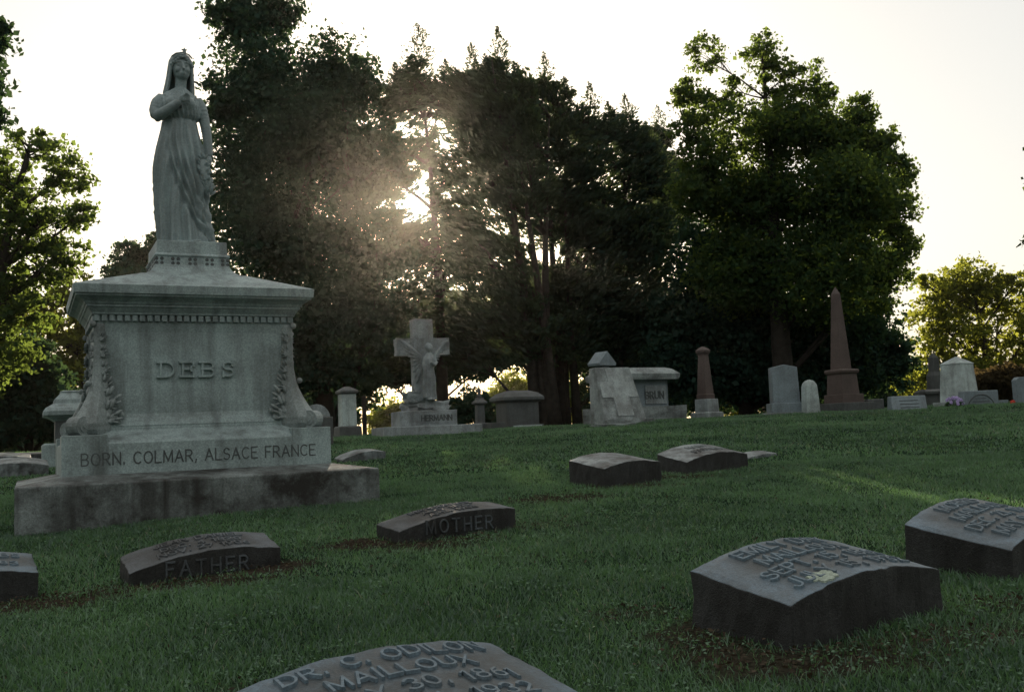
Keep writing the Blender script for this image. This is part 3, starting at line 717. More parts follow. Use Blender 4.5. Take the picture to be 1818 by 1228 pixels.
def rough_box(x0, x1, y0, y1, z0, z1, seed, amp=.02, n=5):
    """rock-faced block: subdivided box with an uneven skin"""
    r = random.Random(seed); mb = MB(); cache = {}
    def P(i, j, k):
        if (i, j, k) not in cache:
            cache[(i, j, k)] = (x0 + (x1 - x0) * i / n + r.uniform(-amp, amp), y0 + (y1 - y0) * j / n + r.uniform(-amp, amp), z0 + (z1 - z0) * k / n + r.uniform(-amp, amp))
        return cache[(i, j, k)]
    for i in range(n):
        for j in range(n):
            for f in ([(i, j, 0), (i, j + 1, 0), (i + 1, j + 1, 0), (i + 1, j, 0)], [(i, j, n), (i + 1, j, n), (i + 1, j + 1, n), (i, j + 1, n)],
                      [(i, 0, j), (i + 1, 0, j), (i + 1, 0, j + 1), (i, 0, j + 1)], [(i, n, j), (i, n, j + 1), (i + 1, n, j + 1), (i + 1, n, j)],
                      [(0, i, j), (0, i, j + 1), (0, i + 1, j + 1), (0, i + 1, j)], [(n, i, j), (n, i + 1, j), (n, i + 1, j + 1), (n, i, j + 1)]):
                mb.add([P(*q) for q in f], [(0, 1, 2, 3)])
    return mb

# cross with angel
cr, s = crest('cross_monument', 'rustic stone cross with a winged angel standing against it', 'monument', 757, 768, 19.3, 20, hw=1.0, hd=.6)
MB().box(-.95, .95, -.6, .6, -.3, .13).build('base_slab', M['cross'], cr, .015)
MB().box(-.60, .52, -.38, .38, .125, .42).build('pedestal', M['cross'], cr, .015)
MB().box(-.22, .44, -.392, -.37, .18, .37).build('name_panel', M['cross'], cr, .004)
letters('HERMANN', .10, lambda x, y, h: (x + .11, -.392 - h, y + .225), M['letter_dark'], cr, sw=.2, hgt=.012, gap=.22)
rk = rough_box(-.42, .40, -.30, .28, .40, .60, 5, .03); rk.build('rock_mound', M['cross'], cr, smooth=True)
rk = rough_box(-.40, .0, -.26, .2, .58, .78, 6, .04, 4); rk.build('rock_mound', M['cross'], cr, smooth=True)
cx = rough_box(-.22, .17, -.10, .16, .45, 2.20, 7, .008, 6)
c2 = rough_box(-.55, .50, -.09, .15, 1.50, 1.83, 8, .010, 6); cx.add(c2.v, c2.f); cx.build('cross', M['cross'], cr)
ab = MB()
loft(ab, [(.62, .10, -.22, .115, .10), (.80, .10, -.22, .105, .09), (1.05, .10, -.22, .105, .085), (1.20, .10, -.21, .085, .072), (1.28, .10, -.21, .098, .082), (1.40, .10, -.21, .105, .082), (1.48, .10, -.20, .085, .06), (1.54, .10, -.2, .035, .035)], lambda a, z: .012 * math.sin(9 * a + 4 * z) * (1.3 - z if z < 1.2 else .3), 60, 50)
ab.ball((.10, -.22, 1.62), .072, 12, (.9, 1, 1.15)); ab.ball((.10, -.185, 1.64), .078, 10, (1.05, .9, 1.05)); ab.tube([(.1, -.2, 1.5), (.1, -.21, 1.58)], [.035, .035], 8)
ab.tube([(.19, -.2, 1.46), (.225, -.22, 1.32), (.17, -.30, 1.28), (.10, -.31, 1.34)], [.042, .038, .033, .025], 9)
ab.tube([(.02, -.2, 1.46), (-.02, -.22, 1.30), (-.015, -.26, 1.16), (-.01, -.27, 1.05)], [.042, .036, .030, .024], 9)
ab.tube([(-.015, -.26, 1.12), (-.03, -.25, .9), (-.02, -.24, .66)], [.03, .04, .05], 9)
for fx in (.07, .14): ab.ball((fx, -.30, .625), .035, 8, (.9, 1.6, .7))
ab.v = [(x_ - .06, y_ - .05, z_) for x_, y_, z_ in ab.v]
link('angel', remesh(ab, .011, 'angel', 1), M['cross'], cr)
for sgn in (-1, 1):
    wb = MB()
    root = Vector((.04 + sgn * .07, -.145, 1.42))
    for row in range(3):
        for k in range(9):
            f = k / 8
            if sgn < 0: tip = Vector((-.50 + .30 * f ** .8, -.12, 1.80 - .85 * f))
            else: tip = Vector((.47 - .22 * f ** .8, -.12, 1.80 - .45 * f))
            tip = root.lerp(tip, 1 - .25 * row); dirv = tip - root; mid = root.lerp(tip, .55)
            ang = math.atan2(dirv.z, dirv.x)
            wb.ball(mid + Vector((0, -.006 - .010 * row - .001 * k, 0)), dirv.length * .48, 8, (1, .05, .16), Matrix.Rotation(-ang, 3, 'Y'))
    wb.build('wing', M['cross'], cr, smooth=True)

# pinnacle marker with urn finial
t, s = crest('pinnacle_gravestone', 'slim dark gravestone with pointed finial left of the tomb block', 'gravestone', 853, 760, 21.5, 24, hw=.2, hd=.2)
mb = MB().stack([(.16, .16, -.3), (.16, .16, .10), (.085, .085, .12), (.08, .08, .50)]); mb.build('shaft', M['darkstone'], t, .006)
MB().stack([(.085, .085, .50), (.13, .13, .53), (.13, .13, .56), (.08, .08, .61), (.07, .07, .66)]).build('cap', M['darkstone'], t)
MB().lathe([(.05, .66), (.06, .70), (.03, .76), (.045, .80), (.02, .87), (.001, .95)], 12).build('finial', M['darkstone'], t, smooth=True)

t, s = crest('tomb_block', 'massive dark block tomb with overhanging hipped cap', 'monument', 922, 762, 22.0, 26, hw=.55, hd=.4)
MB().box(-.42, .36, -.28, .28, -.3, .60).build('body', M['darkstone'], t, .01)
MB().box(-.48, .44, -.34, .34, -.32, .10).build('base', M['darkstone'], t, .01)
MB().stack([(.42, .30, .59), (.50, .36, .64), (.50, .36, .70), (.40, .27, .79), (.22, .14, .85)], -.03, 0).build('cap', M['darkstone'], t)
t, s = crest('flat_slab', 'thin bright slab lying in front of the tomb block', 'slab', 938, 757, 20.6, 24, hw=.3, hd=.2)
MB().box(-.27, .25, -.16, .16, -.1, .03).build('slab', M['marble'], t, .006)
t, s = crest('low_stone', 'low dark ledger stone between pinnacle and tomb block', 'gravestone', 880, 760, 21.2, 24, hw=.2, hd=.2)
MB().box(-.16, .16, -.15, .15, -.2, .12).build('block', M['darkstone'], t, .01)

# slab-roofed tomb with carved letters
t, s = crest('tomb', 'grey tomb with rock-faced slab roof and lettered panel', 'monument', 1127, 750, 21.6, 28, hw=.9, hd=.6)
tm = t
rough_box(-1.0, 1.0, -.55, .5, -.3, .33, 11, .012).build('base', M['rock'], t)
MB().box(-.66, .66, -.36, .36, .32, .90).build('body', M['blue'], t, .008)
MB().box(.05, .60, -.385, -.355, .38, .78).build('panel', M['cross'], t, .006)
letters('BRUN', .14, lambda x, y, h: (x + .28, -.388 - h, y + .50), M['letter_dark'], t, sw=.22, hgt=.012, gap=.28)
rf = MB().stack([(.84, .52, .90), (.86, .54, .93), (.88, .55, 1.03), (.76, .42, 1.13), (.62, .34, 1.17)], -.0, 0); jag(rf, 4, .012).build('roof_slab', M['rock'], t, .01)
# leaning cross-slab on a boulder, in front of the tomb
t, s = crest('cross_slab', 'pale slanted boulder carved with a raised lying cross', 'gravestone', 1098, 758, 20.3, 22, hw=.5, hd=.5)
bo = MB().frustum((-.46, .55, -.45, .35, -.3), (-.44, .36, .06, .34, 1.22)); bo.v = [(x, y, z) for x, y, z in bo.v]
bo.build('boulder', M['rock'], t, .02)
rough_box(-.44, .58, -.49, .2, -.3, .14, 17, .02).build('rough_foot', M['rock'], t)
rb = random.Random(2)
def slant(x, z, h):        # front face of the boulder
    f = (z + .3) / 1.5
    return (x * 1.0 - .10 * f, -.45 + .51 * f - h, z)
def cross_plate(pts, h0):
    mb_ = MB(); n_ = len(pts)
    vs_ = [slant(a, b, -.03) for a, b in pts] + [slant(a, b, h0) for a, b in pts]
    mb_.add(vs_, [(i, (i + 1) % n_, n_ + (i + 1) % n_, n_ + i) for i in range(n_)] + [tuple(range(n_, 2 * n_))]); return mb_
cross_plate([(-.10, .22), (.26, .22), (.26, .60), (.47, .60), (.46, .92), (.26, .92), (.26, 1.19), (-.12, 1.19), (-.12, .92), (-.33, .92), (-.34, .60), (-.10, .60)], .016).build('carved_cross', M['cross_pale'], t, .004)
t, s = crest('low_stone', 'low rough kerb stone in front of the slanted boulder', 'gravestone', 1088, 766, 19.4, 18, hw=.5, hd=.2)
rough_box(-.42, .42, -.16, .16, -.15, .15, 21, .012).build('block', M['rock'], t)
# gabled stone seen behind the boulder
t, s = crest('gabled_gravestone', 'dark gravestone with a gabled roof-like top behind the boulder', 'gravestone', 1074, 752, 23.2, 40, hw=.3, hd=.3)
MB().box(-.12, .12, -.12, .12, -.3, 1.35).build('shaft', M['blue'], t, .01)
MB().prism([(-.26, 1.34), (.26, 1.34), (.28, 1.40), (0, 1.68), (-.28, 1.40)], -.20, .20).build('gable', M['blue'], t, .008)

# small red column
t, s = crest('column_gravestone', 'slim reddish tapered column with square cap on grey base', 'gravestone', 1256, 741, 21.6, 38, hw=.35, hd=.35)
MB().stack([(.25, .25, -.3), (.25, .25, .10), (.22, .22, .12)]).build('foot', M['rock'], t, .008)
MB().stack([(.185, .185, .11), (.175, .175, .40)]).build('base', M['cross'], t, .008)
MB().stack([(.14, .14, .395), (.14, .14, .50), (.128, .128, .505), (.078, .078, 1.36)], -.02, 0).build('shaft', M['red'], t, .006)
MB().stack([(.085, .085, 1.355), (.092, .092, 1.38), (.11, .11, 1.41), (.115, .115, 1.46), (.05, .05, 1.52), (.01, .01, 1.54)], -.02, 0).build('cap', M['red'], t, .004)

t, s = crest('tablet_gravestone', 'blue-grey upright tablet with peaked top on a wide base', 'gravestone', 1396, 735, 21.4, 6, hw=.4, hd=.25)
MB().box(-.46, .42, -.24, .24, -.3, .04).build('foot', M['rock'], t, .008)
MB().box(-.37, .37, -.18, .18, .035, .24).build('base', M['blue'], t, .015)
MB().prism([(-.31, .235), (.29, .235), (.27, 1.00), (-.02, 1.06), (-.30, 1.00)], -.11, .11).build('tablet', M['blue'], t, .012)
t, s = crest('post_gravestone', 'small white round-topped post beside the blue-grey tablet', 'gravestone', 1441, 736, 21.0, 10, hw=.2, hd=.2)
MB().stack([(.155, .14, -.3), (.15, .135, 0), (.125, .115, .58), (.118, .108, .62), (.10, .09, .67), (.065, .06, .715), (.02, .02, .735)], -.01, 0).build('post', M['marble'], t)

t, s = crest('obelisk', 'tall red-brown granite obelisk on stepped base', 'obelisk', 1500, 733, 22.0, 26, hw=.5, hd=.5)
MB().stack([(.44, .44, -.3), (.44, .44, .22)]).build('foundation', M['darkstone'], t, .01)
MB().stack([(.30, .30, .21), (.295, .295, .41)]).build('base', M['red'], t, .008)
MB().stack([(.245, .245, .405), (.22, .22, .86)], -.01, 0).build('die', M['red'], t, .008)
MB().stack([(.235, .235, .855), (.255, .255, .875), (.265, .265, .92), (.25, .25, .955), (.20, .20, .965)], -.01, 0).build('collar', M['red'], t, .004)
MB().stack([(.158, .158, .96), (.070, .070, 2.64), (.004, .004, 2.80)], -.02, 0).build('shaft', M['red'], t, .006)

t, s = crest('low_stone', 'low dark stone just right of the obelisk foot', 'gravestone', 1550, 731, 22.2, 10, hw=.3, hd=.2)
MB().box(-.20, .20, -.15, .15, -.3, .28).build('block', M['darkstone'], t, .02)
t, s = crest('slant_gravestone', 'pale low slanted tablet alone right of the obelisk', 'gravestone', 1613, 733, 20.8, 4, hw=.4, hd=.3)
mb = MB(); mb.v = []; mb.frustum((-.40, .36, -.20, .20, -.3), (-.36, .38, -.02, .16, .36)); mb.build('tablet', M['blue'], t, .015)
for zc in (.12, .19, .26): MB().box(-.2, .2, -.004, .004, -.006, .006).build('carved_line', M['letter_dark'], t, 0, False, (0.0, -.2 + .18 * (zc + .3) / .66 - .003, zc))

t, s = crest('pyramid_gravestone', 'pale block monument with pyramid top and dark stain', 'gravestone', 1706, 727, 22.6, 34, hw=.5, hd=.5)
MB().stack([(.42, .42, -.3), (.42, .42, .18)]).build('foot', M['rock'], t, .01)
MB().stack([(.30, .30, .175), (.25, .25, 1.02)], -.02, 0).build('die', M['marble'], t, .008)
MB().stack([(.255, .255, 1.015), (.26, .26, 1.04), (.02, .02, 1.20)], -.02, 0).build('pyramid_cap', M['marble'], t, .004)
t, s = crest('arched_panel_gravestone', 'wide grey tablet with carved arch in front of the pyramid stone', 'gravestone', 1738, 727, 21.2, 3, hw=.5, hd=.3)
MB().prism([(-.42, -.3), (.38, -.3), (.385, .40), (-.36, .40), (-.42, .05)], -.12, .12).build('tablet', M['blue'], t, .015)
ar = MB(); ar.tube([(.0 + .29 * math.cos(a), -.123, .02 + .30 * math.sin(a)) for a in [math.pi * k / 16 for k in range(17)]], [.012] * 17, 6); ar.build('carved_arch', M['letter_dark'], t)
for zc, wd in ((.10, .22), (.17, .18), (.235, .12)): MB().box(-wd, wd, -.004, .004, -.008, .008).build('carved_line', M['letter_dark'], t, 0, False, (0, -.121, zc))
t, s = crest('low_stone', 'small stone block right of the arched tablet', 'gravestone', 1778, 724, 21.6, 8, hw=.2, hd=.2)
MB().box(-.10, .10, -.12, .12, -.3, .17).build('block', M['blue'], t, .01)
t, s = crest('flat_slab', 'low kerb in the grass left of the violet flowers', 'slab', 1672, 725, 21.4, 8, hw=.2, hd=.2)
MB().box(-.13, .13, -.1, .1, -.3, .07).build('slab', M['rock'], t, .01)
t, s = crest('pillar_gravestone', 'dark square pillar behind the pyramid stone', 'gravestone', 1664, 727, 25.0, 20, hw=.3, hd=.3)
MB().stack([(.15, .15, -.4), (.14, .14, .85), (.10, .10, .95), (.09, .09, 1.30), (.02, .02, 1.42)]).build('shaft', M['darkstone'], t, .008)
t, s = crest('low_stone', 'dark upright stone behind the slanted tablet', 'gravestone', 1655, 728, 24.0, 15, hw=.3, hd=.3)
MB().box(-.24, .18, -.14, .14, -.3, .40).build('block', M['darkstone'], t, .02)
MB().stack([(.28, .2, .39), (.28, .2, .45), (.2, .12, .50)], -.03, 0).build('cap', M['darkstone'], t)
t, s = crest('tablet_gravestone', 'narrow dark tablet at the right edge of the photo', 'gravestone', 1815, 722, 21.5, 10, hw=.3, hd=.2)
MB().prism([(-.15, -.3), (.2, -.3), (.2, .58), (.1, .64), (-.08, .64), (-.15, .58)], -.08, .08).build('tablet', M['blue'], t, .01)

# left: roofed monument behind the pedestal, column and stones right of it
t, s = crest('roofed_monument', 'grey monument with stepped roof half hidden behind the pedestal', 'monument', 150, 815, 15.5, 26, hw=.7, hd=.6)
MB().stack([(.60, .50, -.3), (.60, .50, .24), (.56, .46, .26)]).build('base', M['granite'], t, .01)
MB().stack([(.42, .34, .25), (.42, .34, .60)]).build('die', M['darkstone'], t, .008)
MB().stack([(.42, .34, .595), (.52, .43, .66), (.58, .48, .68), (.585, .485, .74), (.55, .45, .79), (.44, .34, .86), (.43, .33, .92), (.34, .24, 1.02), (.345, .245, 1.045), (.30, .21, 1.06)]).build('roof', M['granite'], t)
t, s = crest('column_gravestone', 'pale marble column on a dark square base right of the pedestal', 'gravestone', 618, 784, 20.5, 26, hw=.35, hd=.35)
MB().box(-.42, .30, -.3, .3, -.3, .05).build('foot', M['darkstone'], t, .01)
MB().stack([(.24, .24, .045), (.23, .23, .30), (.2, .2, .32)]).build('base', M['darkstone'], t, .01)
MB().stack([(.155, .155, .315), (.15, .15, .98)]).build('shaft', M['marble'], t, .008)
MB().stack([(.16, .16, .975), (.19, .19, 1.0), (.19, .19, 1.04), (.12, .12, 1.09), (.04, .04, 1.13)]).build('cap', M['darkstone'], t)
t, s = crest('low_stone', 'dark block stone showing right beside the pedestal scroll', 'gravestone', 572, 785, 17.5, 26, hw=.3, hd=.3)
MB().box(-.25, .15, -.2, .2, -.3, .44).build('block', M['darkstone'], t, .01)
t, s = crest('rounded_gravestone', 'rounded sandy stone behind the dark block beside the pedestal', 'gravestone', 560, 770, 24.0, 16, hw=.3, hd=.3)
MB().prism([(-.30, -.4), (.36, -.4)] + [(.03 + .33 * math.cos(a), .35 + .36 * math.sin(a)) for a in [math.pi * k / 10 for k in range(11)]], -.1, .1).build('tablet', M['cross'], t, .01)
t, s = crest('wooden_post', 'thin weathered post catching sun left of the cross', 'post', 648, 776, 24.0, 0, hw=.1, hd=.1)
MB().stack([(.05, .05, -.4), (.048, .048, .95), (.02, .02, 1.0)]).build('post', M['bark'], t, .006)

# flowers
def bouquet(label, px, py, Yd, mat, r, n, seed):
    t, s = crest('flower_bouquet', label, 'flowers', px, py, Yd, 0, hw=.05, hd=.05); rn = random.Random(seed)
    fb = MB(); sb = MB()
    for k in range(n):
        a = rn.uniform(0, 6.28); e = rn.uniform(.1, 1.4); q = Vector((r * math.cos(a) * math.cos(e) * 1.1, r * math.sin(a) * math.cos(e), .06 + r * math.sin(e)))
        sb.tube([(0, 0, -.05), tuple(q)], [.005, .004], 4)
        for m_ in range(5):
            b = 2 * math.pi * m_ / 5; fb.ball(q + Vector((.02 * math.cos(b), -.01, .02 * math.sin(b))), .019, 6, (1, .5, 1))
    for k in range(n):
        a = rn.uniform(0, 6.28); sb.ball((r * 1.0 * math.cos(a), r * .8 * math.sin(a), rn.uniform(.02, .12)), .05, 6, (1, .2, .5), Matrix.Rotation(rn.uniform(-1, 1), 3, 'Y') @ Matrix.Rotation(a, 3, 'Z'))
    fb.build('blossoms', mat, t, smooth=True); sb.build('leaves', M['stem'], t)
bouquet('violet bouquet lying in front of the arched tablet', 1694, 724, 20.7, M['petal'], .16, 26, 1)
bouquet('small red flowers near the right edge of the photo', 1798, 722, 20.8, M['petal_red'], .05, 5, 2)

# ------------------------------------------------------------------ trees
def leaf_mesh(name, cen, tang, nrm, L, W, rnd_):
    n = len(cen)
    tang = tang / np.linalg.norm(tang, axis=1, keepdims=True)
    b = np.cross(nrm, tang); b /= np.linalg.norm(b, axis=1, keepdims=True) + 1e-9
    nn = np.cross(tang, b)
    L = L[:, None]; W = W[:, None]
    v = np.stack([cen - tang * L * .5, cen + b * W * .5 + nn * W * .12, cen + tang * L * .5, cen - b * W * .5 + nn * W * .12], 1).reshape(-1, 3)
    m = fast_mesh(name, v, np.arange(n * 4), 4)
    point_attr(m, 'rnd', np.repeat(rnd_, 4)); return m

SUND = np.array(sdir)
def leaves_for(lobes, N, size, rs, kind, axis_xy, core=1.0):
    """lobes: (x, y, z, rx, ry, rz)"""
    area = np.array([l[3] * l[5] * l[6] for l in lobes]); pr_ = area / area.sum()
    per = 42 if kind == 'broad' else 30
    nc = max(8, N // per); pick = rs.choice(len(lobes), nc, p=pr_)
    d = rs.normal(size=(nc, 3)); d /= np.linalg.norm(d, axis=1, keepdims=True)
    rad = rs.uniform(.12, 1.0, nc) ** .45
    lb_ = np.array(lobes)[pick][:, :6]
    cc = lb_[:, :3] + d * rad[:, None] * lb_[:, 3:]
    sig = np.clip(lb_[:, 3:].mean(1) * .16, .12, .34) * rs.uniform(.6, 1.3, nc)
    cen = np.repeat(cc, per, 0); sg = np.repeat(sig, per)
    if kind == 'broad':
        off = rs.normal(size=(nc * per, 3)) * sg[:, None] * np.array([1, 1, .62])
        cen = cen + off
        tang = rs.normal(size=cen.shape); tang[:, 2] -= .5
        nrm = rs.normal(size=cen.shape); nrm[:, 2] += .6
        L = size * np.clip(rs.lognormal(-.12, .34, len(cen)), .4, 1.6) * np.repeat(rs.uniform(.8, 1.25, nc), per); W = L * rs.uniform(.5, .9, len(cen))
    else:
        # flat drooping sprays that reach outwards from the stem
        o = cc - np.array([axis_xy[0], axis_xy[1], 0]); o[:, 2] = 0; o /= np.linalg.norm(o, axis=1, keepdims=True) + 1e-6
        o[:, 2] = rs.uniform(-.35, .55 if kind == 'cedar' else .1, nc); O_ = np.repeat(o, per, 0)
        t = rs.uniform(-1, 1, nc * per)
        side = np.cross(O_, [0, 0, 1.0])
        cen = cen + O_ * (t * sg * 1.7)[:, None] + side * (rs.normal(size=nc * per) * sg * .55)[:, None] + rs.normal(size=(nc * per, 3)) * .07
        tang = O_ * .9 + side * rs.normal(size=nc * per)[:, None] * .6 + rs.normal(size=cen.shape) * .25; tang[:, 2] += (.5 if kind == 'cedar' else -.25)
        nrm = rs.normal(size=cen.shape) * .7; nrm[:, 2] += .6
        L = size * 1.5 * rs.uniform(.6, 1.4, len(cen)); W = L * rs.uniform(.28, .45, len(cen))
    # heavier inner foliage that closes the crown
    nk = int(N * core * (.08 if kind == 'broad' else .02)); pk = rs.choice(len(lobes), nk, p=pr_); dk = rs.normal(size=(nk, 3)); dk /= np.linalg.norm(dk, axis=1, keepdims=True)
    lk = np.array(lobes)[pk]; ok = (lk[:, 6] > .8) & (lk[:, 3] > .7); ck = (lk[:, :3] + dk * (rs.uniform(0, .34, nk) ** .5)[:, None] * lk[:, 3:6])[ok]
    cen = np.concatenate([cen, ck]); tang = np.concatenate([tang, rs.normal(size=ck.shape)]); nrm = np.concatenate([nrm, rs.normal(size=ck.shape)])
    L = np.concatenate([L, size * 2.2 * rs.uniform(.7, 1.2, len(ck))]); W = np.concatenate([W, size * 1.7 * rs.uniform(.7, 1.2, len(ck))])
    rn = np.clip(np.repeat(rs.uniform(0, 1, nc), per) * .5 + rs.uniform(0, .5, nc * per), 0, 1)
    rn = np.concatenate([rn, rs.uniform(0, .5, len(ck))])
    # the opening through which the low sun shines
    rel = cen - np.array([0, 0, CAMZ]); al = rel @ SUND; dist = np.linalg.norm(rel - al[:, None] * SUND, axis=1)
    keep = dist > .34 + .28 * rs.uniform(0, 1, len(cen)) ** 2
    return cen[keep], tang[keep], nrm[keep], L[keep], W[keep], rn[keep], cc

def tree(label, Yd, base, lobes_px, N, size, mat, seed, kind='broad', trunk_r=.28, depth=1.0, name='tree', group='trees along the edge of the cemetery', stems=None, cat='tree', tips=(), core=1.0):
    rs = np.random.RandomState(seed); rn = random.Random(seed); k = Yd / 1767.5
    b = at(base[0], base[1], Yd); b.z = gz(b.x, b.y)
    lobes = []
    for i, q in enumerate(lobes_px):
        c = at(q[0], q[1], Yd); rx, rz = q[2] * k, q[3] * k
        ry = min(max(rx, .7 * rz), 1.3 * rx + .4) * depth
        lobes.append((c.x, c.y + rn.uniform(-.4, .4) * ry, c.z, rx, ry, rz, q[4] if len(q) > 4 else 1.0))
    t = thing(name, label, cat, b, 0, group)
    cen, tang, nrm, L, W, rnd_, cc = leaves_for(lobes, N, size, rs, kind, (b.x, b.y), core)
    for tx, ty, th_, tw_ in tips:
        nt_ = 700; tp_ = at(tx, ty, Yd); f = rs.uniform(0, 1, nt_) ** .75; an = rs.uniform(0, 6.283, nt_); lump = .72 + .4 * np.sin(f * 16 + an * 2 + tx)
        rr_ = f ** .8 * tw_ * 1.35 * k * lump * rs.uniform(.35, 1, nt_); o_ = np.stack([np.cos(an), np.sin(an), np.full(nt_, .75)], 1)
        cen = np.concatenate([cen, np.stack([tp_.x + rr_ * np.cos(an) + .08 * np.sin(3 * f), tp_.y + rr_ * np.sin(an), tp_.z - f * th_ * .9 * k], 1)])
        tang = np.concatenate([tang, o_ + rs.normal(size=(nt_, 3)) * .35]); nrm = np.concatenate([nrm, rs.normal(size=(nt_, 3))])
        L = np.concatenate([L, rs.uniform(.10, .26, nt_) * (.45 + .6 * f)]); W = np.concatenate([W, rs.uniform(.03, .07, nt_)]); rnd_ = np.concatenate([rnd_, rs.uniform(0, 1, nt_)])
    off = np.array(b)
    me = leaf_mesh('crown', cen - off, tang, nrm, L, W, rnd_); link('crown', me, mat, t)
    # trunk and limbs
    mb = MB(); tops = sorted(lobes, key=lambda l: -l[2])
    def P(v): return Vector(v) - b
    zlow = min(l[2] - l[5] * .3 for l in lobes)
    heads = stems or [None]
    for si, sx_ in enumerate(heads):
        if sx_: tp = P(at(sx_[0], sx_[1], Yd)); tp.y += rn.uniform(-.6, .6)
        else: tp = P((sum(l[0] for l in tops[:3]) / min(3, len(tops)), tops[0][1], tops[0][2]))
        st_ = Vector((rn.uniform(-.3, .3) * len(heads) * .5, 0, -.4)) if sx_ else Vector((0, 0, -.4))
        pts, rad = [], []
        for i in range(9):
            f = i / 8; q = st_.lerp(tp, f); q.x = st_.x + (tp.x - st_.x) * f ** 1.6 + .12 * math.sin(3 * f + seed + si); q.y += .1 * math.sin(4 * f + si)
            pts.append(q); rad.append(max(.02, trunk_r * (1.25 if i == 0 else 1) * (1 - f) ** .8))
        mb.tube(pts, rad, 9)
        main = pts
        if si: continue
    for l in lobes:
        c = P(l[:3]); j = min(range(len(main)), key=lambda i: abs(main[i].z - max(.2, c.z - max(1.0, l[5] * .9, 1.1 * abs(c.x - main[-1].x)))))
        a0 = main[j]; mid = a0.lerp(c, .5) + Vector((rn.uniform(-.2, .2), rn.uniform(-.2, .2), -.15 * (c - a0).length * .3))
        r0 = min(trunk_r * .45, .05 + .03 * l[3]) * (1 if l[6] > .8 else .45)
        mb.tube([a0, mid, c], [r0, r0 * .7, r0 * .3], 6)
        near = [q for q in cc if abs(q[0] - l[0]) < l[3] and abs(q[2] - l[2]) < l[5]][:14]
        for q in near:
            e = P(q); s0 = mid.lerp(c, rn.uniform(.2, 1.0)); m2 = s0.lerp(e, .5) + Vector((rn.uniform(-.15, .15), rn.uniform(-.15, .15), rn.uniform(-.1, .15)))
            mb.tube([s0, m2, e], [r0 * .32, r0 * .2, .008], 4)
    mb.build('trunk', M['bark'], t, smooth=True)
    return t

tree('dense dark tree towering behind the statue', 31, (585, 778), [(440, 40, 70, 90), (400, 30, 30, 50), (495, 20, 40, 60), (470, 150, 105, 100), (400, 190, 40, 70), (590, 145, 75, 85), (645, 165, 42, 70), (560, 260, 140, 120), (430, 310, 80, 130), (640, 300, 75, 120), (500, 430, 130, 120), (625, 460, 85, 110), (560, 570, 130, 100), (450, 560, 80, 90), (660, 560, 70, 80), (520, 660, 120, 55), (620, 650, 60, 45), (690, 462, 50, 48)], 96000, .135, M['leaf_dark'], 11, trunk_r=.34)
tree('sparse dark conifer with drooping branches next to the sun', 33, (790, 765), [(742, 130, 26, 36), (720, 150, 24, 30), (765, 155, 24, 30), (735, 180, 50, 44), (698, 185, 30, 40), (785, 190, 44, 50), (690, 250, 30, 44), (740, 260, 56, 44), (790, 300, 40, 40), (700, 320, 40, 40), (770, 360, 34, 30), (700, 390, 40, 40), (760, 430, 40, 36), (800, 390, 50, 44), (720, 440, 50, 44), (790, 480, 60, 50), (730, 540, 70, 50), (800, 590, 60, 50), (720, 630, 60, 40)], 21000, .15, M['needle'], 12, 'spruce', trunk_r=.22, tips=[(740, 40, 110, 44), (700, 110, 70, 30), (790, 105, 80, 34)])
tree('feathery multi-stemmed cedar right of the sun with twin spires', 32, (960, 758), [(835, 160, 30, 36), (805, 165, 24, 40), (862, 150, 26, 40), (886, 140, 26, 40), (925, 165, 26, 40), (850, 220, 60, 70), (900, 220, 60, 80), (870, 330, 70, 80), (930, 330, 55, 90), (840, 440, 55, 70), (900, 470, 60, 70), (870, 560, 70, 70), (940, 580, 50, 60), (830, 610, 50, 50)], 34000, .15, M['needle'], 13, 'cedar', trunk_r=.20, stems=[(840, 180), (880, 120), (920, 240), (975, 200)], tips=[(835, 75, 110, 32), (882, 46, 120, 34), (912, 110, 80, 28), (808, 120, 70, 26), (860, 95, 80, 24)])
tree('feathery cedar with stepped spires, middle of the clump', 34, (1010, 756), [(968, 170, 28, 36), (1008, 190, 26, 40), (1042, 220, 30, 36), (1080, 225, 24, 36), (970, 250, 55, 70), (1035, 290, 55, 70), (990, 380, 55, 70), (1055, 400, 60, 80), (1000, 600, 60, 60), (1060, 520, 65, 80), (1005, 500, 46, 60), (985, 540, 40, 40)], 31000, .15, M['needle'], 14, 'cedar', trunk_r=.18, stems=[(968, 170), (1045, 220), (1000, 300), (1090, 300)], tips=[(964, 90, 110, 32), (1045, 145, 100, 32), (1000, 135, 80, 28), (1078, 180, 70, 26), (940, 130, 70, 24)])
tree('dark cedar at the right end of the clump', 35, (1100, 752), [(1108, 232, 26, 32), (1145, 255, 24, 30), (1120, 290, 50, 60), (1165, 330, 40, 60), (1110, 390, 60, 80), (1150, 440, 60, 80), (1110, 530, 70, 90), (1170, 580, 70, 90), (1090, 640, 60, 60), (1180, 660, 60, 50)], 31000, .15, M['needle'], 15, 'cedar', trunk_r=.2, tips=[(1108, 165, 90, 32), (1145, 215, 70, 28), (1085, 195, 60, 24)])
tree('small pointed spruce showing between cedars and maple', 46, (1175, 750), [(1166, 250, 24, 28), (1170, 300, 36, 40), (1195, 320, 34, 40), (1180, 380, 50, 60)], 12000, .17, M['needle'], 16, 'spruce', trunk_r=.2, tips=[(1166, 186, 80, 36)])
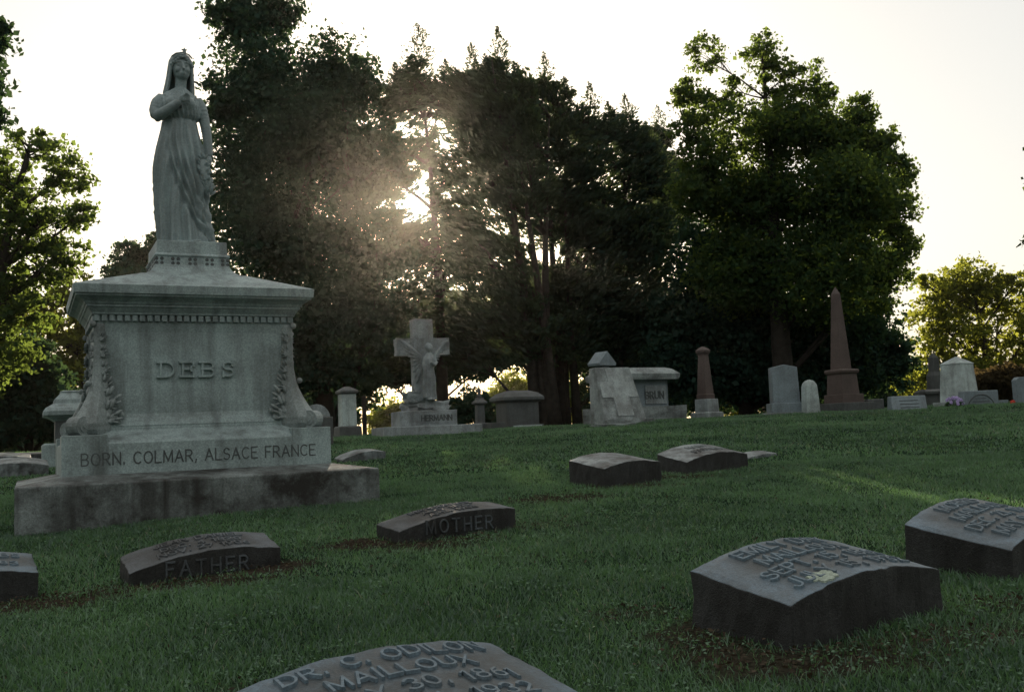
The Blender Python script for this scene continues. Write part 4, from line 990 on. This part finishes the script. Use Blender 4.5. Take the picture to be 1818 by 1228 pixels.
tree('large maple with yellow-green upper leaves on the right', 30, (1405, 742), [(1245, 100, 40, 32, .5), (1222, 160, 30, 34, .5), (1260, 190, 44, 46, .5), (1350, 100, 42, 34, .55), (1390, 140, 44, 44, .6), (1310, 160, 34, 32, .45), (1220, 230, 30, 40, .5), (1235, 290, 40, 40, .6), (1300, 245, 74, 56, .6), (1395, 230, 76, 60), (1445, 120, 16, 30, .6), (1450, 175, 30, 36, .7), (1480, 245, 66, 60), (1525, 200, 32, 32), (1560, 265, 50, 52), (1600, 305, 28, 32), (1255, 330, 64, 66), (1360, 350, 96, 80), (1480, 360, 96, 84), (1575, 370, 54, 62), (1330, 470, 100, 80), (1450, 490, 110, 90), (1560, 480, 60, 70), (1605, 430, 24, 32)], 90000, .125, M['leaf_maple'], 17, trunk_r=.36, core=.5)
tree('dark lower tree standing under the maple', 33, (1330, 742), [(1270, 460, 90, 80), (1230, 560, 80, 80), (1330, 580, 110, 80), (1440, 600, 110, 70), (1530, 590, 70, 70), (1290, 660, 100, 50), (1400, 680, 110, 45), (1510, 670, 90, 45), (1585, 640, 40, 50), (1200, 650, 60, 60)], 56000, .15, M['leaf_dark'], 18, trunk_r=.26)
tree('sunlit yellow-green tree at far right behind the pyramid stone', 44, (1760, 725), [(1720, 500, 60, 40), (1690, 530, 50, 46), (1760, 520, 44, 44), (1650, 560, 36, 50), (1700, 590, 60, 44), (1780, 580, 46, 50), (1650, 630, 40, 44), (1720, 650, 50, 36), (1800, 640, 40, 40), (1800, 500, 24, 20), (1830, 570, 50, 60), (1840, 650, 50, 50), (1625, 685, 40, 34), (1690, 690, 50, 30), (1640, 500, 22, 20)], 22000, .17, M['leaf_lit'], 19, trunk_r=.24, core=0.02)
tree('tree reaching in at the right edge of the photo', 24, (1960, 735), [(1842, 255, 18, 18, .6), (1885, 330, 36, 30), (1852, 440, 32, 28, .6), (1915, 390, 60, 90), (1920, 300, 80, 80), (1940, 480, 90, 90), (1960, 200, 80, 80)], 20000, .14, M['leaf_maple'], 20, trunk_r=.25)
tree('broad tree with open branches at the left edge', 25, (-40, 815), [(60, 260, 60, 28), (120, 300, 44, 44), (30, 310, 60, 50), (150, 380, 24, 28), (90, 380, 60, 44), (30, 410, 70, 60), (70, 470, 66, 40), (110, 445, 40, 30), (10, 520, 60, 50), (60, 545, 50, 40), (0, 610, 70, 70), (-60, 350, 80, 90), (-60, 500, 90, 110), (-50, 650, 90, 70)], 25000, .125, M['leaf_maple'], 21, trunk_r=.28, core=0.02)
tree('tall tree barely entering at the top left edge', 17, (-130, 850), [(-22, 60, 26, 44), (-24, 150, 30, 50), (-16, 208, 24, 22), (-70, 110, 50, 110), (-80, 20, 60, 80), (-90, 230, 60, 60)], 11000, .12, M['leaf_dark'], 22, trunk_r=.22)
tree('small dark tree behind the roof of the pedestal', 46, (240, 800), [(240, 455, 46, 34), (208, 482, 26, 20), (278, 440, 30, 30), (250, 520, 60, 50), (240, 600, 70, 60)], 14000, .18, M['leaf_dark'], 23, trunk_r=.2)
tree('sunlit yellow-green tree left of the pedestal', 40, (150, 802), [(130, 520, 50, 36), (165, 560, 40, 44), (110, 600, 60, 44), (165, 640, 50, 44), (110, 670, 60, 40), (190, 700, 50, 40), (60, 560, 50, 40)], 15000, .18, M['leaf_lit'], 24, trunk_r=.2, core=0.02)
tree('dark bushy tree low at the left edge', 29, (50, 812), [(20, 640, 70, 50), (50, 700, 80, 50), (100, 745, 60, 40), (20, 755, 60, 40), (-40, 700, 60, 80)], 22000, .17, M['leaf_dark'], 25, trunk_r=.16)
tree('dark spreading tree far behind the cross', 54, (760, 765), [(700, 600, 90, 60), (800, 620, 90, 60), (880, 600, 80, 60), (760, 660, 70, 34), (690, 665, 50, 30), (850, 655, 50, 30), (780, 560, 90, 50)], 26000, .24, M['leaf_dark'], 30, trunk_r=.3)
tree('dark tree far behind the tomb block', 57, (985, 762), [(960, 600, 80, 60), (1050, 610, 80, 60), (900, 620, 40, 30), (1075, 690, 50, 50), (960, 530, 90, 60), (1120, 640, 70, 70)], 24000, .24, M['leaf_dark'], 31, trunk_r=.3)
tree('dark tree far behind the pedestal', 56, (560, 775), [(560, 680, 80, 60), (500, 700, 70, 60), (630, 690, 60, 50), (560, 620, 90, 60)], 18000, .24, M['leaf_dark'], 32, trunk_r=.3)
tree('dark tree far behind the obelisk', 58, (1480, 742), [(1430, 660, 100, 70), (1530, 650, 90, 70), (1320, 680, 90, 60), (1600, 690, 60, 46), (1230, 690, 70, 50)], 22000, .24, M['leaf_dark'], 33, trunk_r=.3)
for i, (lab, px, py, rx, ry, Yd, mt, n_) in enumerate([
        ('sunlit bush showing below the crowns left of the cross', 690, 738, 46, 36, 64, 'leaf_lit', 6000),
        ('sunlit bush glowing behind the tomb block', 915, 705, 56, 56, 66, 'leaf_lit', 9000),
        ('bright sunlit bush between the cedar trunks and the slab-roofed tomb', 1003, 705, 46, 56, 63, 'leaf_lit', 9000),
        ('sunlit bush behind the slim red column', 1290, 712, 60, 40, 66, 'leaf_lit', 7000),
        ('shaded bush behind the obelisk', 1470, 705, 80, 46, 40, 'leaf_dark', 8000),
        ('sunlit bush right of the obelisk', 1600, 690, 60, 50, 66, 'leaf_lit', 8000),
        ('reddish bush at the right edge of the photo', 1785, 680, 66, 38, 36, 'leaf_red', 9000),
        ('shaded bush between tomb and red column', 1150, 705, 70, 46, 42, 'leaf_dark', 8000),
        ('shaded bush behind the marble column', 570, 740, 70, 40, 44, 'leaf_dark', 7000),
        ('sunlit bush directly behind the cross', 775, 735, 50, 36, 65, 'leaf_lit', 6000), ('shaded bush behind the pinnacle stone', 838, 725, 50, 46, 50, 'leaf_dark', 6000), ('shaded hedge bush on the far lawn left of the pedestal', 60, 790, 130, 30, 52, 'leaf_dark', 9000)]):
    tree(lab, Yd, (px, py + ry), [(px, py, rx * .7, ry * .9), (px - rx * .5, py + ry * .2, rx * .5, ry * .7), (px + rx * .5, py + ry * .15, rx * .5, ry * .75)], n_, .17, M[mt], 40 + i, trunk_r=.06, name='bush', group='bushes beyond the crest', cat='bush')

# ------------------------------------------------------------------ grass
def in_foot(x, y):
    m = np.zeros(len(x), bool)
    for fx, fy, rz, x0, x1, y0, y1 in FOOT:
        c, s_ = math.cos(rz), math.sin(rz); dx, dy = x - fx, y - fy
        lx, ly = c * dx + s_ * dy, -s_ * dx + c * dy
        m |= (lx > x0 - .01) & (lx < x1 + .01) & (ly > y0 - .01) & (ly < y1 + .01)
    return m

def vnoise(x, y, s):
    return np.sin(x * 1.7 * s + 1.3 * np.sin(y * 1.1 * s)) * np.sin(y * 1.9 * s + 1.1 * np.sin(x * 1.3 * s + 2)) 

def grass(name, y0, y1, dens, h, wd, seed, segs, label):
    rs = np.random.RandomState(seed)
    area = .62 * (y1 ** 2 - y0 ** 2) + 3.0 * (y1 - y0); n = int(area * dens)
    y = np.sqrt(rs.uniform(y0 ** 2, y1 ** 2, n)); x = (rs.uniform(-1, 1, n)) * (.62 * y + 1.5)
    # tufted spacing
    ncl = n // 9; cxy = rs.randint(0, n, ncl); pick = rs.randint(0, ncl, n); pull = rs.uniform(0, 1, n) < .45
    nx_, ny_ = x[cxy][pick] + rs.normal(0, .022, n), y[cxy][pick] + rs.normal(0, .022, n); x = np.where(pull, nx_, x); y = np.where(pull, ny_, y)
    keep = ~in_foot(x, y)
    keep &= rs.uniform(0, 1, n) > bare_at(x, y) * .93
    keep &= rs.uniform(0, 1, n) < .72 + .35 * vnoise(x, y, 2.1)
    x, y = x[keep], y[keep]; n = len(x); z = ground_z(x, y)
    hh = h * rs.uniform(.45, 1.25, n) * (1 + .25 * vnoise(x, y, 1.2) + 1.0 * (rs.uniform(0, 1, n) > .985)); ww = wd * rs.uniform(.6, 1.3, n)
    a = rs.uniform(0, 2 * np.pi, n); lean = rs.uniform(.15, 1.1, n) * hh; la = rs.uniform(0, 2 * np.pi, n)
    root = np.stack([x, y, z - .004], 1); side = np.stack([np.cos(a), np.sin(a), np.zeros(n)], 1) * ww[:, None] * .5
    tip = root + np.stack([np.cos(la) * lean, np.sin(la) * lean, hh * .9], 1)
    rn = np.clip(.44 + .26 * vnoise(x, y, .8) + .20 * vnoise(x + 3, y, 3.3) + rs.normal(0, .2, n), 0, 1); rn = np.where(rs.uniform(0, 1, n) < .02 + .05 * (vnoise(x + 7, y - 2, .7) > .3), 1.0, np.minimum(rn, .93))
    if segs == 1:
        v = np.stack([root - side, root + side, tip], 1).reshape(-1, 3); m = fast_mesh(name, v, np.arange(3 * n), 3); point_attr(m, 'rnd', np.repeat(rn, 3))
    else:
        mid = root * .5 + tip * .5 + np.array([0, 0, 1.0]) * (hh * .18)[:, None]
        v = np.stack([root - side, root + side, mid + side * .75, mid - side * .75, tip], 1).reshape(-1, 3)
        i0 = np.arange(n)[:, None] * 5
        f = np.concatenate([i0 + np.array([0, 1, 2]), i0 + np.array([0, 2, 3]), i0 + np.array([3, 2, 4])], 1).reshape(-1)
        m = fast_mesh(name, v, f, 3); point_attr(m, 'rnd', np.repeat(rn, 5))
    o = link('grass', m, M['grass']); tag(o, label, 'grass', kind='stuff'); return n
grass('grass_near', 1.6, 5.6, 10500, .033, .0048, 1, 2, 'short mown grass blades of the lawn nearest the camera')
grass('grass_middle', 5.6, 11, 5200, .036, .0078, 2, 1, 'short mown grass blades across the middle of the lawn')
grass('grass_far', 11, 25, 1050, .040, .017, 3, 1, 'short mown grass blades of the lawn up to the crest')

# clover and small weeds in the lawn
rs = np.random.RandomState(19); nc = 520
wy = np.sqrt(rs.uniform(2.2 ** 2, 11 ** 2, nc)); wx = rs.uniform(-1, 1, nc) * .56 * wy
x = np.repeat(wx, 26) + rs.normal(0, .055, nc * 26) * np.repeat(rs.uniform(.5, 1.8, nc), 26); y = np.repeat(wy, 26) + rs.normal(0, .055, nc * 26) * np.repeat(rs.uniform(.5, 1.8, nc), 26)
k = ~in_foot(x, y); x, y = x[k], y[k]; n = len(x)
cen = np.stack([x, y, ground_z(x, y) + rs.uniform(.012, .034, n)], 1); tg = rs.normal(size=(n, 3)); tg[:, 2] *= .25; nr = rs.normal(size=(n, 3)) * .35; nr[:, 2] += 1
m = leaf_mesh('clover', cen, tg, nr, rs.uniform(.010, .024, n), rs.uniform(.008, .018, n), rs.uniform(.2, .92, n))
tag(link('clover', m, M['grass']), 'small clover and weed leaves mixed into the lawn', 'weeds', kind='stuff')

# dead leaves and clods on the bare patches
rs = np.random.RandomState(9); xs, ys = [], []
for bx, by, rx, ry, s_ in BARE:
    n = int(200 * s_ * rx * ry / .06); xs.append(bx + rs.normal(0, .55, n) * rx); ys.append(by + rs.normal(0, .55, n) * ry)
yy = np.sqrt(rs.uniform(4, 200, 1300)); xs.append(rs.uniform(-1, 1, 1300) * .55 * yy); ys.append(yy)
x = np.concatenate(xs); y = np.concatenate(ys); k = ~in_foot(x, y); x, y = x[k], y[k]; n = len(x)
cen = np.stack([x, y, ground_z(x, y) + rs.uniform(.004, .03, n)], 1); tg = rs.normal(size=(n, 3)); tg[:, 2] *= .35; nr = rs.normal(size=(n, 3)) * .5; nr[:, 2] += 1
m = leaf_mesh('fallen_leaves', cen, tg, nr, rs.uniform(.010, .034, n), rs.uniform(.006, .020, n), rs.uniform(0, 1, n))
tag(link('fallen_leaves', m, M['dead']), 'dry brown leaves and clods scattered on bare soil around the stones', 'fallen leaves', kind='stuff')

# ------------------------------------------------------------------ unseen trees added behind and beside the camera to block low sky light
rs = np.random.RandomState(77); n = 36000
a = rs.uniform(R(150), R(390), n); rr_ = rs.uniform(34, 44, n); 
cx_ = rr_ * np.cos(a) * 1.15; cy_ = rr_ * np.sin(a) - 2
top = 19 + 4 * np.sin(a * 9) + 2 * np.sin(a * 23 + 1)
cz_ = ground_z(cx_, cy_) + rs.uniform(0.02, 1, n) ** .8 * top
m = leaf_mesh('sky_blocker_trees', np.stack([cx_, cy_, cz_], 1), rs.normal(size=(n, 3)), rs.normal(size=(n, 3)), rs.uniform(.7, 1.5, n), rs.uniform(.5, 1.0, n), rs.uniform(0, 1, n))
tag(link('sky_blocker_trees', m, M['leaf_dark']), 'unseen dark belt of trees added behind the viewer to block low sky light', 'sky_blocker_trees', kind='stuff')

# ------------------------------------------------------------------ haze volume added to imitate lens glow around the sun
hz = MB().box(-265, 265, -45, 425, -7, 22).mesh('haze'); hm, n_, L_, o_ = newmat('glow_haze')
pv = n_.new('ShaderNodeVolumePrincipled'); pv.inputs['Density'].default_value = HAZE_D if 'HAZE_D' in globals() else 0.00055
pv.inputs['Color'].default_value = (.26, .245, .22, 1); pv.inputs['Anisotropy'].default_value = 0.94
L_.new(pv.outputs[0], o_.inputs['Volume'])
hz.materials.append(hm)
tag(link('haze', hz, None), 'thin warm haze added for a glow around the sun', kind='stuff')
